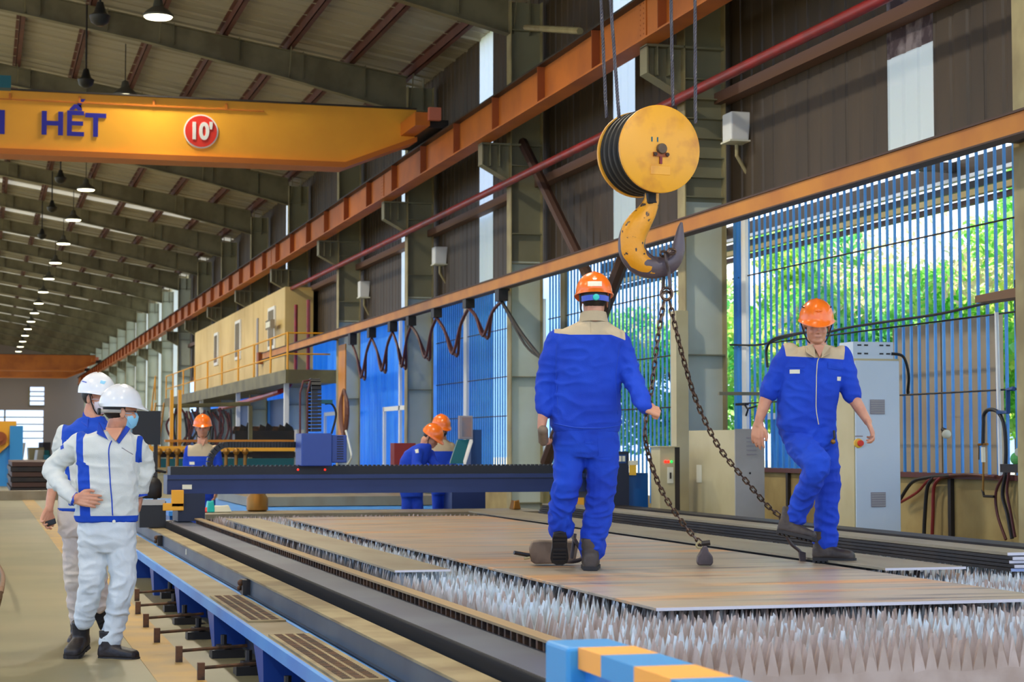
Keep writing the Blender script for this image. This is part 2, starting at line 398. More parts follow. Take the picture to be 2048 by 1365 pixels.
# far wall with its openings
wf = thing('wall_far', None, None, (0, YEND, 0), kind='structure')
for a, b in (((-13, YEND, 6.2), (9.3, YEND+.2, 11)), ((6.6, YEND, 0), (9.3, YEND+.2, 6.2)), ((-13, YEND, 0), (-1, YEND+.2, 6.2)), ((-1, YEND, 4.6), (4.0, YEND+.2, 6.2)),
             ((5.25, YEND, 4.6), (6.6, YEND+.2, 6.2)), ((-1, YEND, 4.2), (6.6, YEND+.2, 4.6)), ((5.2, YEND, 0), (6.6, YEND+.2, 4.2))):
    B(a, b).build('panel', M['farwall'], wf)
for n_, (a, b) in enumerate((((4.0, YEND-.05, 4.6), (5.25, YEND+.1, 6.2)), ((2.0, YEND-.05, 1.8), (5.2, YEND+.1, 4.2)), ((-1, YEND-.05, 1.8), (2.0, YEND+.1, 4.2)))):
    wn = thing('window_%d' % (n_+5), None, None, (a[0], a[1], a[2]), kind='structure')
    B(a, b).build('pane', M['glass'], wn)
    for k in range(4):
        z = a[2] + (b[2]-a[2])*k/4; B((a[0], a[1]-.08, z-.05), (b[0], a[1]-.02, z+.05)).build('glazing_bar', M['rafter'], wn)
    B((a[0]-.07, a[1]-.1, a[2]), (a[0]+.07, a[1]-.02, b[2])).build('frame', M['rafter'], wn)

# columns with their runway brackets
def column(i, Y):
    who = ('%s tall grey green steel column along the right wall' % ORD[i]) if i < 20 else 'far column'
    t = thing('steel_column', who, 'column', (XI, Y, 0), 'right wall columns')
    B((XI, Y-.13, 0), (XI+.016, Y+.13, 8.8)).build('flange', M['coltrim'], t); B((XO-.016, Y-.13, 0), (XO, Y+.13, 8.8)).build('flange', M['coltrim'], t)
    B((XI+.016, Y-.006, 4.4), (XO-.016, Y+.006, 8.8)).build('web', M['collow' if Y > 84 else 'col'], t); B((XI+.016, Y-.006, 0), (XO-.016, Y+.006, 4.4)).build('web', M['collow'], t)  # far columns go pale above too: daylight put into their colour
    for z in ([.35, 2.45, 4.35, 4.85, 6.0, 8.3] if i != 1 else [.35, 2.45, 4.45, 4.7, 4.95, 5.2, 5.45, 5.7, 5.95, 8.3]):
        B((XI+.016, Y-.12, z), (XO-.016, Y-.006, z+.014)).build('stiffener', M['col'], t)
    br = MB().prism([(XI, Y-.008, 6.36), (8.02, Y-.008, 6.36), (8.02, Y-.008, 6.0), (XI, Y-.008, 5.74)], (0, .016, 0)).build('bracket', M['col'], t)
    mb = MB(); mb.box((8.0, Y-.13, 6.34), (XO-.02, Y+.13, 6.37)); mb.box((8.0, Y-.13, 6.0), (8.02, Y+.13, 6.35))
    a = Vector((8.02, 0, 6.0)); b = Vector((XI, 0, 5.74)); mb.prism([(a.x, Y-.13, a.z), (a.x, Y+.13, a.z), (a.x-.016, Y+.13, a.z), (a.x-.016, Y-.13, a.z)], b-a)
    for x in (8.14, 8.3): mb.box((x, Y-.13, 5.98), (x+.012, Y-.01, 6.34))
    mb.build('gusset', M['col'], br)
for i, Y in enumerate(YC[1:]): column(i, Y)

# crane runway
t = thing('crane_runway', 'long orange crane runway beam carried on the column brackets', 'beam', (8.02, 60, 6.37))
B((8.0, 4, 6.4), (8.015, YEND-2, 6.93)).build('web', M['runway'], t)
B((7.88, 4, 6.375), (8.16, YEND-2, 6.4)).build('flange', M['runway'], t); B((7.88, 4, 6.93), (8.16, YEND-2, 6.955)).build('flange', M['dark'], t)
B((7.98, 4, 6.955), (8.05, YEND-2, 7.03)).build('rail', M['dark'], t)
me = B((7.885, 0, 6.4), (8.0, .018, 6.93)).mesh('stiffener', M['runway_rib'])
y = 11.2
while y < 160: inst('stiffener', me, (0, y, 0), t); y += 2.6
for yy in (22.45, 38.6, 54.45):
    mb = MB()
    for c in range(2):
        for r in range(8): mb.sph((7.99, yy-.06+c*.12, 6.44+r*.065), .014, 6, 4)
    tag(mb.build('bolt', M['runway_rib'], t), kind='stuff')
    B((7.985, yy-.14, 6.41), (8.0, yy+.14, 6.92)).build('splice_plate', M['runway'], t)

# overhead travelling cranes
def crane(Y, label, full):
    t = thing('overhead_crane', label, 'crane', (4, Y, 6.4))
    zb, z1 = 6.4, 7.56
    prof = [(-12, Y-.25, zb+.12), (6.45, Y-.25, zb+.12), (7.75, Y-.25, 7.05), (7.75, Y-.25, z1), (-12, Y-.25, z1)]
    MB().prism(prof, (0, .5, 0)).build('girder', M['girder' if full else 'runway'], t)
    mb = MB(); mb.prism([(-12, Y-.33, zb+.02), (6.4, Y-.33, zb+.02), (6.4, Y-.33, zb+.12), (-12, Y-.33, zb+.12)], (0, .66, 0))
    mb.prism([(6.4, Y-.33, zb+.02), (7.75, Y-.33, 6.96), (7.75, Y-.33, 7.05), (6.4, Y-.33, zb+.12)], (0, .66, 0))
    mb.build('bottom_flange', M['girder2'], t)
    B((-12, Y-.3, z1), (7.75, Y+.3, z1+.03)).build('top_flange', M['dark'], t)
    B((-12, Y-.27, z1-.17), (4.9, Y-.25, z1-.15)).build('cable_rail', M['girder2'], t)
    for x in (.4, 1.6, 2.9, 4.2): B((x, Y-.275, z1-.17), (x+.035, Y-.25, z1-.05)).build('clip', M['girder2'], t)
    B((7.45, Y-1.5, 7.06), (7.72, Y+1.5, 7.3)).build('end_carriage', M['girder2'], t)
    B((7.72, Y-1.35, 7.05), (8.1, Y+1.35, 7.2)).build('wheel_box', M['dark'], t)
    bf = B((7.68, Y-1.62, 7.15), (7.9, Y-1.5, 7.38)); bf.build('buffer', mat('buffer_pink', (214, 120, 92), .5), t)
    return t
YG = 34.6
t = crane(YG, 'yellow overhead crane girder with blue lettering and a red round sticker', True)
def text(s, name, m, parent, loc, size, rot=(math.pi/2, 0, 0), depth=.006, bold=.0, sx=1):
    cu = bpy.data.curves.new(name, 'FONT'); cu.body = s; cu.size = size; cu.extrude = depth; cu.offset = bold; cu.align_x = 'CENTER'; cu.align_y = 'CENTER'
    o = bpy.data.objects.new(name, cu); C.objects.link(o)
    bpy.context.view_layer.update()
    me = bpy.data.meshes.new_from_object(o.evaluated_get(bpy.context.evaluated_depsgraph_get())); bpy.data.objects.remove(o)
    me.materials.clear(); me.materials.append(m)
    q = bpy.data.objects.new(name, me); C.objects.link(q); q.parent = parent; q.location = Vector(loc) - (gloc(parent) if parent else Vector()); q.rotation_euler = rot; q.scale = (sx, 1, 1)
    return q
a = onY(146, 251, YG-.26)
text('HẾT', 'lettering', M['bluetxt'], t, (a.x, YG-.26, a.z+.0), .58, bold=.014, sx=1.02)
a = onY(-14, 246, YG-.26); text('N', 'lettering', M['bluetxt'], t, (a.x, YG-.26, a.z), .56, bold=.022)
a = onY(402, 263, YG-.26)
s = MB().lathe((a.x, YG-.25, a.z), (0, -1, 0), [(0, .31), (.012, .31)], 32).build('sticker', M['white'], t)
MB().lathe((a.x, YG-.26, a.z), (0, -1, 0), [(0, .285), (.008, .285)], 32).build('sticker_disc', M['redtxt'], s)
text("10'", 'lettering', M['white'], s, (a.x, YG-.272, a.z-.01), .42, bold=.016, sx=.85)
crane(137, 'distant orange crane girder across the far end of the hall', False)
crane(152, 'second distant crane girder seen just under the first', False)

# monorail for the festoon, red pipe
t = thing('festoon_rail', 'long yellow steel rail along the right wall with cables under it', 'rail', (8.2, 30, 3.88))
B((8.14, 8, 3.88), (8.26, 57, 4.05)).build('beam', M['rail'], t)
B((8.12, 8, 4.05), (8.28, 57.2, 4.07)).build('flange', M['concretebar'], t); B((8.12, 8, 3.865), (8.28, 57.2, 3.88)).build('flange', M['concretebar'], t)
for Y in YC[1:7]: B((8.3, Y-.05, 3.9), (XI, Y+.05, 4.0)).build('bracket_arm', M['dark'], t)
tag(T([(8.4, 6, 5.66), (8.4, 70, 5.72)], .062, 12).build('wall_pipe', M['pipe'], smooth=True), 'long red pipe running along the columns above the hook', 'pipe')
t = thing('riser_pipes', 'pair of thin red pipes dropping beside the yellow mezzanine', 'pipe', (8.3, 50, 0))
for (x0, y0, x1, y1) in ((592, 610, 590, 745), (617, 600, 617, 770)):
    a = onX(x0, y0, 8.35); b = onX(x1, y1, 8.35); b.y = a.y; T([a, b], .05).build('pipe', M['pipe'], t)
for (a, b, r) in (((1045, 285), (1180, 560), .09), ((1248, 515), (1092, 925), .10)):
    tag(T([onX(*a, 8.75), onX(*b, 8.75)], r, 8).build('wall_brace', M['concretebar']), 'dark brown diagonal wall brace, %s' % ('the upper one under the runway' if r < .1 else 'the lower one behind the walking worker'), 'brace')
a = onX(1052, 55, 8.45); b = onX(1160, 62, 8.05)
tag(T([a, b], .05).build('tie_rod', M['coltrim']), 'short pale strut from a column to the crane runway', 'strut')
# white lamp housings on brackets beside the columns
for (x0, y0, x1, y1, wd) in ((1462, 222, 1503, 287, 'biggest one, right of the hook block'), (870, 493, 896, 532, 'one in the middle, left of the hook'), (720, 562, 741, 598, 'smallest and farthest one')):
    a = onX(x0, y0, 8.9); Y = a.y; b = onY(x1, y1, Y)
    t = thing('wall_lamp', 'white wall lamp housing on a bracket, %s' % wd, 'lamp', (a.x, Y, b.z), 'white wall lamp housings')
    h_ = a.z-b.z
    MB().prism([(a.x, Y, a.z), (b.x, Y, a.z), (b.x-.03, Y, b.z+.1*h_), (a.x, Y, b.z+.1*h_)], (0, .3, 0)).build('housing', M['white'], t, bevel=.02)
    B((a.x-.02, Y-.02, b.z+.02), (b.x+.01, Y+.3, b.z+.1*h_)).build('lens', M['label'], t)
    T([((a.x+b.x)/2, Y+.15, b.z), ((a.x+b.x)/2, Y+.15, b.z-.35*h_), (b.x, Y+.15, b.z-.9*h_)], .025).build('bracket', M['coltrim'], t)

# grilles, low wall, daylight openings
def grille(n, y0, y1, step, zb):
    t = thing('window_%d' % n, None, None, (XW, y0, zb), kind='structure')
    me = B((XW-.012, 0, zb), (XW+.012, .024, 4.2)).mesh('bar', M['bar'])
    y = y0
    while y < y1: inst('bar', me, (0, y, 0), t); y += step
    for z in (3.42, 2.55, 1.84): T([(XW-.02, y0, z), (XW-.02, y1, z)], .009, 5).build('cross_bar', M['dark'], t)
    return t
g = grille(1, 14.5, 22.3, .17, 1.04)
for (px, w_, m) in ((1473, .10, 'bar'), (1482, .02, 'bar'), (1490, .14, 'white')):
    a = onX(px, 600, XW-.03); B((XW-.05, a.y-w_/2, 1.04), (XW-.01, a.y+w_/2, 4.2)).build('mullion', M[m], g)
g = grille(2, 22.7, 30.4, .17, .5)
a = onX(1127, 600, XW-.03); B((XW-.05, a.y-.12, .5), (XW, a.y+.12, 4.2)).build('mullion', M['rafter'], g)
g = grille(3, 30.8, 38.5, .17, .5)
a = onX(935, 600, XW); B((XW-.05, a.y-.12, .5), (XW, a.y+.12, 4.2)).build('mullion', M['white'], g)
lw = thing('wall_low', None, None, (XW, 18, 0), kind='structure')
y = 9.0
while y < 22.3:
    B((XW, y+.02, 0), (XW+.12, y+1.9, 1.0)).build('concrete_panel', M['lowwall'], lw); B((XW-.04, y-.04, 0), (XW+.02, y+.02, 1.04)).build('post', M['dark'], lw); y += 1.94
B((XW-.05, 9, 1.0), (XW+.15, 22.3, 1.05)).build('cap_rail', M['cap'], lw)
for yy in (22.6, 30.8, 38.8):
    B((XW, yy, 0), (XW+.12, yy+7.6, .6)).build('concrete_panel', M['lowwall'], lw)
B((XW+.0, 30.2, 0), (XW+.12, 30.4, .6)).build('post', M['dark'], lw)
# blue sheets beyond column three
t = thing('blue_sheet_wall', 'bright blue translucent corrugated sheets behind the far columns', 'sheeting', (9.5, 40, .4))
me = corrug(.5, 4.25, 1.0).mesh('sheet', M['bluesheet'])
y = 35.2
while y < 84: inst('sheet', me, (.3, y, 0), t); y += 1.0
for (Y0, Y1) in ((40.5, 44), (48, 52)):
    for Y in (Y0, (Y0+Y1)/2, Y1): B((XW-.0, Y-.06, .6), (XW+.06, Y+.06, 2.2 if Y != (Y0+Y1)/2 else 4.2)).build('post', M['white'], t)
    B((XW, Y0, 2.1), (XW+.06, Y1, 2.2)).build('post', M['white'], t)
tag(B((9.5, 32.1, -.2), (9.6, 34.0, 3.9)).build('white_door_leaf', M['white']), 'tall white door leaf behind the blue bars', 'door')
# board and canopy outside
t = thing('outside_boards', 'brown boards standing outside the grille right of the white cabinet', 'boarding', (9.6, 16, 0))
a = onX(1785, 650, 9.6).y; b = onX(1992, 625, 9.6).y
k = 0; y = b
while y < a-.1:
    B((9.6, y+.01, 0), (9.68, min(a, y+1.1), 2.62-.02*k)).build('board', M['board'], t); y += 1.12; k += 1
t = thing('outside_canopy', 'canopy roof outside the grille with pale underside and dark fascia', 'canopy', (11, 30, 4.4))
MB().prism([(9.3, 8, 5.6), (13.2, 8, 5.15), (13.2, 8, 5.2), (9.3, 8, 5.65)], (0, 30, 0)).build('roof_sheet', M['clear'], t)
for (x, z0, z1, m) in ((12.6, 4.92, 5.14, 'siding'), (12.55, 4.86, 4.91, 'white'), (12.6, 4.72, 4.82, 'dark'), (12.5, 4.60, 4.68, 'mezz'), (12.55, 4.50, 4.57, 'girt')):
    B((x, 8, z0), (x+.1, 38, z1)).build('fascia_beam', M[m], t)
for Y in YC[1:4]:
    B((9.3, Y+.4, 5.0), (12.7, Y+.55, 5.12)).build('crossbeam', M['dark'], t)
# trees in the yard
def leafmesh(name, ncl, nl, R, cz, m, size):
    rng = np.random.RandomState(len(name)*7+ncl); vs = []; fs = []
    cs = rng.normal(size=(ncl, 3)); cs /= np.linalg.norm(cs, axis=1)[:, None]; cs *= (rng.rand(ncl, 1)**.4)*np.array(R); cs[:, 2] += cz
    idx = rng.randint(0, ncl, nl); q = rng.normal(size=(nl, 3)); q /= np.linalg.norm(q, axis=1)[:, None]
    c = cs[idx] + q*(.55*rng.rand(nl, 1)**.33)*np.array([1, 1, .8])
    u = rng.normal(size=(nl, 3)); u /= np.linalg.norm(u, axis=1)[:, None]; v = np.cross(u, rng.normal(size=(nl, 3))); v /= np.linalg.norm(v, axis=1)[:, None]
    s = size*(.6+.8*rng.rand(nl, 1)); u *= s; v *= s*.55
    P4 = np.stack([c-u, c-v*.9+u*.1, c+u, c+v*.9+u*.1], 1).reshape(-1, 3)
    me = bpy.data.meshes.new(name); me.vertices.add(len(P4)); me.vertices.foreach_set('co', P4.ravel())
    me.loops.add(nl*4); me.loops.foreach_set('vertex_index', np.arange(nl*4)); me.polygons.add(nl); me.polygons.foreach_set('loop_start', np.arange(nl)*4)
    me.update(); me.validate(); me.materials.append(m); return me
lmA = leafmesh('foliage', 70, 15000, (2.0, 2.0, 2.2), 3.3, M['leaf'], .085); lmB = leafmesh('foliage_b', 60, 15000, (2.1, 2.3, 1.9), 2.9, M['leaf2'], .085)
lf = leafmesh('blossom_', 22, 2200, (1.9, 1.9, 2.0), 3.4, M['flower'], .07); trunk = MB()
trunk.tube([(0, 0, -.2), (.05, .03, 1.2), (-.05, .05, 2.6), (.1, 0, 4)], [.16, .13, .1, .03], 8)
for k in range(5): trunk.tube([(0, 0, 1.1+k*.3), (math.cos(k*1.3)*.9, math.sin(k*1.3)*.9, 2.2+k*.4)], [.06, .02], 6)
trunk = trunk.mesh('trunk', M['bark'])
TP = [(15.0, 20.6), (15.8, 25.4), (15.2, 30.2), (16.2, 35), (15.2, 40), (20.5, 23), (20.5, 29), (21, 35.5), (16.4, 16.4), (20.5, 42)]
names = ['behind the head of the stepping worker', 'just left of the white mullion', 'behind the crane hook', 'behind the left chain', 'behind the column left of the walking worker',
         'farther back, right of the white mullion', 'farther back, behind the big pale column', 'farther back, behind the orange helmet of the walking worker', 'at the right end of the grille above the boards', 'farthest back beyond the white door leaf']
for i, (x, y) in enumerate(TP):
    t = thing('leafy_tree', 'leafy bright green tree ' + names[i], 'tree', (x, y, -.2), 'trees outside the grille')
    rz = (0, 0, i*1.9)
    o = inst('foliage', lmA if i % 2 else lmB, (x, y, .1), t, rz); tag(o, kind='stuff')
    tag(inst('blossom', lf, (x, y, 0), t, rz), kind='stuff')
    inst('trunk', trunk, (x, y, 0), t, rz)
tag(B((9.7, 19.9, -.2), (9.74, 22.3, 1.95)).build('blue_sheet', M['bluesheet']), 'blue sheet standing outside the bars left of the stepping worker', 'sheet')
t = thing('yard_shed', 'low blue shed outside behind the grille, left of the chains', 'shed', (13, 27, -.2))
B((12.9, 25.6, -.2), (14.4, 29.8, 1.75)).build('wall', M['blue'], t); B((12.7, 25.4, 1.75), (14.6, 30, 1.85)).build('roof', M['white'], t)
# ------------------------------------------------------------------ pendant lamps under the roof
def lamp_proto():
    t = thing('high_bay_lamp', 'x', 'lamp', (0, 0, 0), 'lit high bay lamps')
    MB().lathe((0, 0, 0), (0, 0, 1), [(0, .27), (.03, .275), (.11, .2), (.18, .1), (.3, .075), (.34, .03)], 20).build('shade', M['lampshade'], t, True)
    MB().lathe((0, 0, 0), (0, 0, -1), [(0, .255), (.025, .23), (.035, .12)], 20).build('lens', M['lampglow'], t, True)
    T([(0, 0, .3), (0, 0, 1.2)], .012, 5).build('cord', M['dark'], t)
    return t
lp = lamp_proto()
LD = bpy.data.lights.new('lamp_light', 'SPOT'); LD.energy = LAMP_W; LD.color = (1, .93, .78); LD.shadow_soft_size = .25; LD.spot_size = 2.7; LD.spot_blend = .5
first = True
WHERE = {34: 'nearest one, at the top edge of the picture', 42: 'second one, over the lettering of the yellow crane girder', 58: 'first one below the yellow girder'}
def put_lamp(x, y, z, label, group, light=True):
    global first
    if first: o = lp; first = False; o.location = (x, y, z)
    else: o = dup(lp, (0, 0, 0)); o.location = (x, y, z)
    o['label'] = label; o['group'] = group
    for ch in o.children:
        if ch.name.startswith('cord'): ch.scale = (1, 1, max(.3, (zt(x)+.15-z)/1.2) if not ch.scale.z > 5 else 1)
    if light:
        l = bpy.data.objects.new('lamp_light', LD); C.objects.link(l); l.parent = o; l.location = (0, 0, -.06)
k = 0
for i in range(17):
    Y = 34 + 8*i
    if i == 2: lab = 'round lit high bay lamp hidden behind the yellow crane girder'
    else: lab = 'round lit high bay lamp, ' + WHERE.get(Y, '%s in the row from the front' % (ORD[i] if i < 20 else 'last'))
    put_lamp(2.95, Y, 8.95, lab, 'lit high bay lamps', i < 12)
for k, (x, y) in enumerate(((2.95, 26), (2.95, 18), (2.95, 10), (2.95, 2), (-5, 2), (-5, 12), (-5, 22), (-5, 34), (-5, 46), (-5, 60))):
    put_lamp(x, y, 8.95, 'unseen high bay lamp added for fill light, %s of those near the camera' % ORD[k].replace('nearest', 'first'), 'unseen high bay lamps added for light')  # unseen lamps, added to brighten the hall around the camera
for i, (px, py, Y) in enumerate(((200, 32, 30.6), (172, 160, 38.6), (121, 356, 54.45), (104, 415, 62.4), (84, 470, 70.3))):
    a = onY(px, py, Y-.3)
    t = thing('unlit_lamp', 'small dark unlit lamp hanging from a rafter at upper left, %s' % ORD[i], 'lamp', a, 'unlit lamps on the rafters')
    MB().lathe(a, (0, 0, 1), [(-.16, .05), (-.1, .14), (0, .17), (.05, .1), (.22, .05)], 12).build('shade', M['black'], t, True)
    T([a + Vector((0, 0, .2)), (a.x, a.y, zt(a.x)-.05)], .02, 5).build('stem', M['dark'], t)

# ------------------------------------------------------------------ cutting table, its rails and the walkway
TY0, TY1 = 6.9, 20.6
t = thing('cutting_table', 'long plasma cutting table full of upright saw tooth slats', 'cutting table', (2.3, 7, 0))
B((2.3, TY0+.05, 0), (6.62, TY1, .2)).build('tray', M['dark'], t)
def slatmesh(seed, m):
    r = random.Random(seed); mb = MB(); p = .0525; x = 2.34 + r.random()*.05; n = int((6.58-x)/p); th = .005
    vf = []; fs = []
    for s in (0, 1):
        for k in range(n+1): vf += [(x+k*p, s*th, .2), (x+k*p, s*th, .435 + r.uniform(-.008, .008))]
    for s in (0, 1):
        for k in range(n): vf.append((x+(k+.5)*p + r.uniform(-.006, .006), s*th + r.uniform(-.014, .014), .572 - r.random()**3*.035))
    N = 2*(n+1)
    for k in range(n):
        a, b, c, d = 2*k, 2*k+1, 2*k+2, 2*k+3; tf, tb = 2*N+k, 2*N+n+k
        fs += [(a, c, d, b), (N+a, N+b, N+d, N+c), (b, d, tf), (N+b, tb, N+d), (b, tf, tb, N+b), (tf, d, N+d, tb)]
    mb.v = [Vector(v) for v in vf]; mb.f = fs; return mb.mesh('slat', m)
sm = [slatmesh(s, M['slat'] if s < 6 else M['slatrust']) for s in range(8)]
y = TY0; k = 0
while y < TY1-.1:
    inst('slat', sm[(6 + k % 2) if (k < 3 or random.random() < .18) else k*5 % 6], (0, y, 0), t); y += .1; k += 1
# left comb wall and lip
mb = MB(); y = TY0
while y < TY1: mb.box((2.235, y, .25), (2.27, y+.022, .53)); mb.box((2.245, y+.05, .25), (2.27, y+.062, .53)); y += .1
tag(mb.build('slat_holder_comb', M['comb'], t), kind='stuff')
B((2.26, TY0, .2), (2.3, TY1, .525)).build('side_wall', M['comb'], t); B((2.225, TY0, .53), (2.30, TY1, .542)).build('side_lip', M['combtop'], t)
B((6.62, TY0, .0), (6.68, TY1, .52)).build('side_wall', M['dark'], t)
t = thing('guide_cover', 'long flat grey cover strip between the slats and the black bellows', 'cover', (2.1, 12, 0))
B((1.965, 3, .47), (2.235, 21.5, .49)).build('top', M['cover'], t); B((1.975, 3, 0), (2.2, 21.5, .47)).build('body', M['bellows'], t)
mb = MB(); y = 3.0
while y < 21: mb.prism([(1.975, y, .3), (1.935, y+.012, .3), (1.975, y+.024, .3)], (0, 0, .195)); y += .036
tag(mb.build('bellows_pleats', M['bellows'], t), kind='stuff')
t = thing('machine_rail', 'steel blue machine rail beam with a dusty top beside the walkway', 'rail', (1.85, 12, .3))
B((1.79, 3, .305), (1.93, 24, .42)).build('beam', M['railbeam'], t); B((1.775, 3, .42), (1.93, 24, .432)).build('head', M['dust'], t)
B((1.775, 3, .3), (1.93, 24, .31)).build('foot', M['railbeam'], t)
for (px, py) in ((320, 1078), (492, 1165)):
    a = onX(px, py, 1.77); tt = t
    c = B((1.74, a.y-.07, .31), (1.79, a.y+.07, .41)).build('clamp', M['dark'], tt); MB().sph((1.73, a.y-.02, .39), .022).build('bolt', M['comb'], c); MB().sph((1.73, a.y+.03, .35), .018).build('bolt', M['comb'], c)
a = onX(372, 1098, 1.785); B((1.783, a.y-.015, .35), (1.79, a.y+.015, .4)).build('mark', M['label'], t)
t = thing('walkway_platform', 'low blue edged walkway with a dusty top along the machine', 'walkway', (1.62, 12, 0))
B((1.50, 3, .26), (1.74, 24, .3)).build('deck', M['walk'], t); B((1.475, 3, .235), (1.50, 24, .303)).build('edge', M['blue'], t); B((1.74, 3, .235), (1.765, 24, .303)).build('edge', M['blue'], t)
y = 5.9
while y < 23:
    mb = MB(); mb.loft([[(1.5, y-.04, 0), (1.7, y-.04, 0), (1.7, y+.1, 0), (1.5, y+.1, 0)], [(1.49, y-.06, .235), (1.74, y-.06, .235), (1.74, y+.32, .235), (1.49, y+.32, .235)]])
    mb.v = [Vector(v) for v in mb.v]; mb.build('leg', M['legblue'], t); y += 2.25
B((1.7, 3, 0), (1.76, 24, .235)).build('skirt', M['navyd'], t)
a0 = onZ(500, 1192, .305).y; a1 = onZ(500, 1245, .305).y; b0 = onZ(600, 1270, .305).y
for n_, (y1, y0) in enumerate(((a0, a1), (b0, b0-2.1))):
    g = B((1.515, y0, .3), (1.735, y1, .312)).build('tread_plate', M['dust'], t)
    mb = MB(); y = y0+.06
    while y < y1-.05:
        for x in (1.54, 1.60, 1.66): mb.box((x, y, .312), (x+.042, y+.022, .3145))
        y += .045
    tag(mb.build('tread_studs', M['comb'], g), kind='stuff')
for i, (px, py) in enumerate(((274, 1186), (276, 1212), (292, 1237), (314, 1266), (358, 1303), (402, 1337), (470, 1395))):
    a = onZ(px, py, .07)
    t = thing('anchor_rod', 'rusty steel anchor rod lying on the floor by the walkway legs, %s from the back' % ORD[i].replace('nearest', 'first'), 'rod', (a.x, a.y, 0), 'anchor rods along the walkway')
    T([a, (a.x+.42, a.y+.02, .09)], .011, 6).build('rod', M['comb'], t); B((a.x-.02, a.y-.02, 0), (a.x+.02, a.y+.02, .1)).build('foot', M['comb'], t)
    mb = MB().box((a.x+.22, a.y+.15, 0), (a.x+.42, a.y+.3, .05)); mb.lathe((a.x+.3, a.y+.22, .05), (0, 0, 1), [(0, .05), (.03, .05), (.03, .02), (.09, .02)], 8); mb.build('pad', M['dark'], t)

# steel plates
tag(B((2.98, 8.22, .577), (5.06, 19.2, .592)).build('steel_plate', M['plate'], bevel=.002), 'big brown steel plate lying on the slats, the worker stands on it', 'plate')
B((2.98, 8.2105, .5775), (5.06, 8.2205, .5918)).build('cut_edge', M['plateedge'], bpy.data.objects['steel_plate'])
o = tag(B((2.38, 11.1, .577), (2.72, 19.2, .589)).build('steel_plate', M['strip']), 'narrow steel plate strip on the slats at left of the big plate', 'plate')
B((2.38, 11.09, .577), (2.72, 11.1, .589)).build('cut_edge', M['plateedge'], o)
o = tag(B((5.1, 10.15, .60), (5.62, 20, .614)).build('steel_plate', M['strip']), 'steel plate strip at right under the standing foot of the stepping worker', 'plate')
B((5.1, 10.14, .60), (5.62, 10.15, .614)).build('cut_edge', M['plateedge'], o); B((5.2, 10.6, .572), (5.5, 20, .6)).build('spacer', M['dark'], o)
for k in range(5):
    o = tag(B((5.98+.012*k, 10.25-.05*(k % 2)+.03*k, .572+.022*k), (6.32-.004*k, 20.3, .590+.022*k)).build('flat_bar', M['dark'] if k < 4 else M['strip']), 'long flat steel bar in the stack along the right side, %s from the bottom' % ORD[k].replace('nearest', 'first'), 'steel bar', 'stack of long flat bars')
    B((5.98+.012*k, 10.24-.05*(k % 2)+.03*k, .572+.022*k), (6.32-.004*k, 10.25-.05*(k % 2)+.03*k, .590+.022*k)).build('cut_edge', mat('cut_edge_blue', (170, 186, 224), .35, .5) if k == 0 else M['plateedge'], o)
t = thing('side_rail', 'dark machine rail and cable trough along the right of the table', 'rail', (7, 14, 0))
B((6.72, 4, 0), (7.2, 22.4, .48)).build('trough', M['dark'], t); B((6.9, 4, .48), (7.12, 22.4, .62)).build('beam', M['bellows'], t); B((6.88, 4, .62), (7.14, 22.4, .635)).build('head', M['dark'], t)
# farther plates and bed behind the gantry
t = thing('rear_bed', 'second slat bed with plates beyond the navy gantry', 'cutting table', (4.4, 24, 0))
B((2.4, 25.2, 0), (6.5, 31, .40)).build('tray', M['bluebox'], t); B((2.38, 25.1, .40), (6.55, 31.1, .46)).build('rim', M['blue'], t)
B((2.5, 22.0, 0), (6.6, 23.0, .47)).build('front_support', M['dark'], t)
tag(B((2.5, 22.0, .47), (6.6, 23.05, .53)).build('steel_plate', M['strip']), 'tan steel plate lying just beyond the navy gantry beam', 'plate')
tag(B((3.6, 26.4, .47), (6.4, 30, .6)).build('steel_plate', M['strip']), 'pale steel plate farther back under the gantry beam', 'plate')
a = onY(510, 1005, 23); 
tag(MB().lathe((a.x, 22.8, .53), (0, 0, 1), [(0, .1), (.02, .13), (.16, .13), (.2, .1), (.22, .1)], 16).build('cable_drum', M['brass'], smooth=True), 'small olive brown drum on the bed beneath the gantry beam', 'drum')
for (px, py, w_, h_, c, nm, lab) in ((402, 1014, .1, .05, 'redtxt', 'red_case', 'small red case on the bed, left of the white bag'), (440, 1010, .13, .07, 'label', 'white_bag', 'crumpled pale bag on the bed by the yellow gantry bracket'),
                                   (420, 1002, .05, .12, 'knob', 'green_bottle', 'little green bottle behind the pale bag'), (1030, 990, .05, .1, 'brass', 'brass_fitting', 'brass fitting on the far plates')):
    a = onY(px, py, 22.6); mb = MB().loft([[(a.x-w_, 22.5, .535), (a.x+w_, 22.5, .535), (a.x+w_, 22.7, .535), (a.x-w_, 22.7, .535)], [(a.x-w_*.6, 22.53, .535+h_), (a.x+w_*.7, 22.53, .535+h_*1.2), (a.x+w_*.7, 22.67, .535+h_), (a.x-w_*.6, 22.67, .535+h_*1.1)]])
    tag(mb.build(nm, M[c], bevel=.01), lab, nm.split('_')[1])

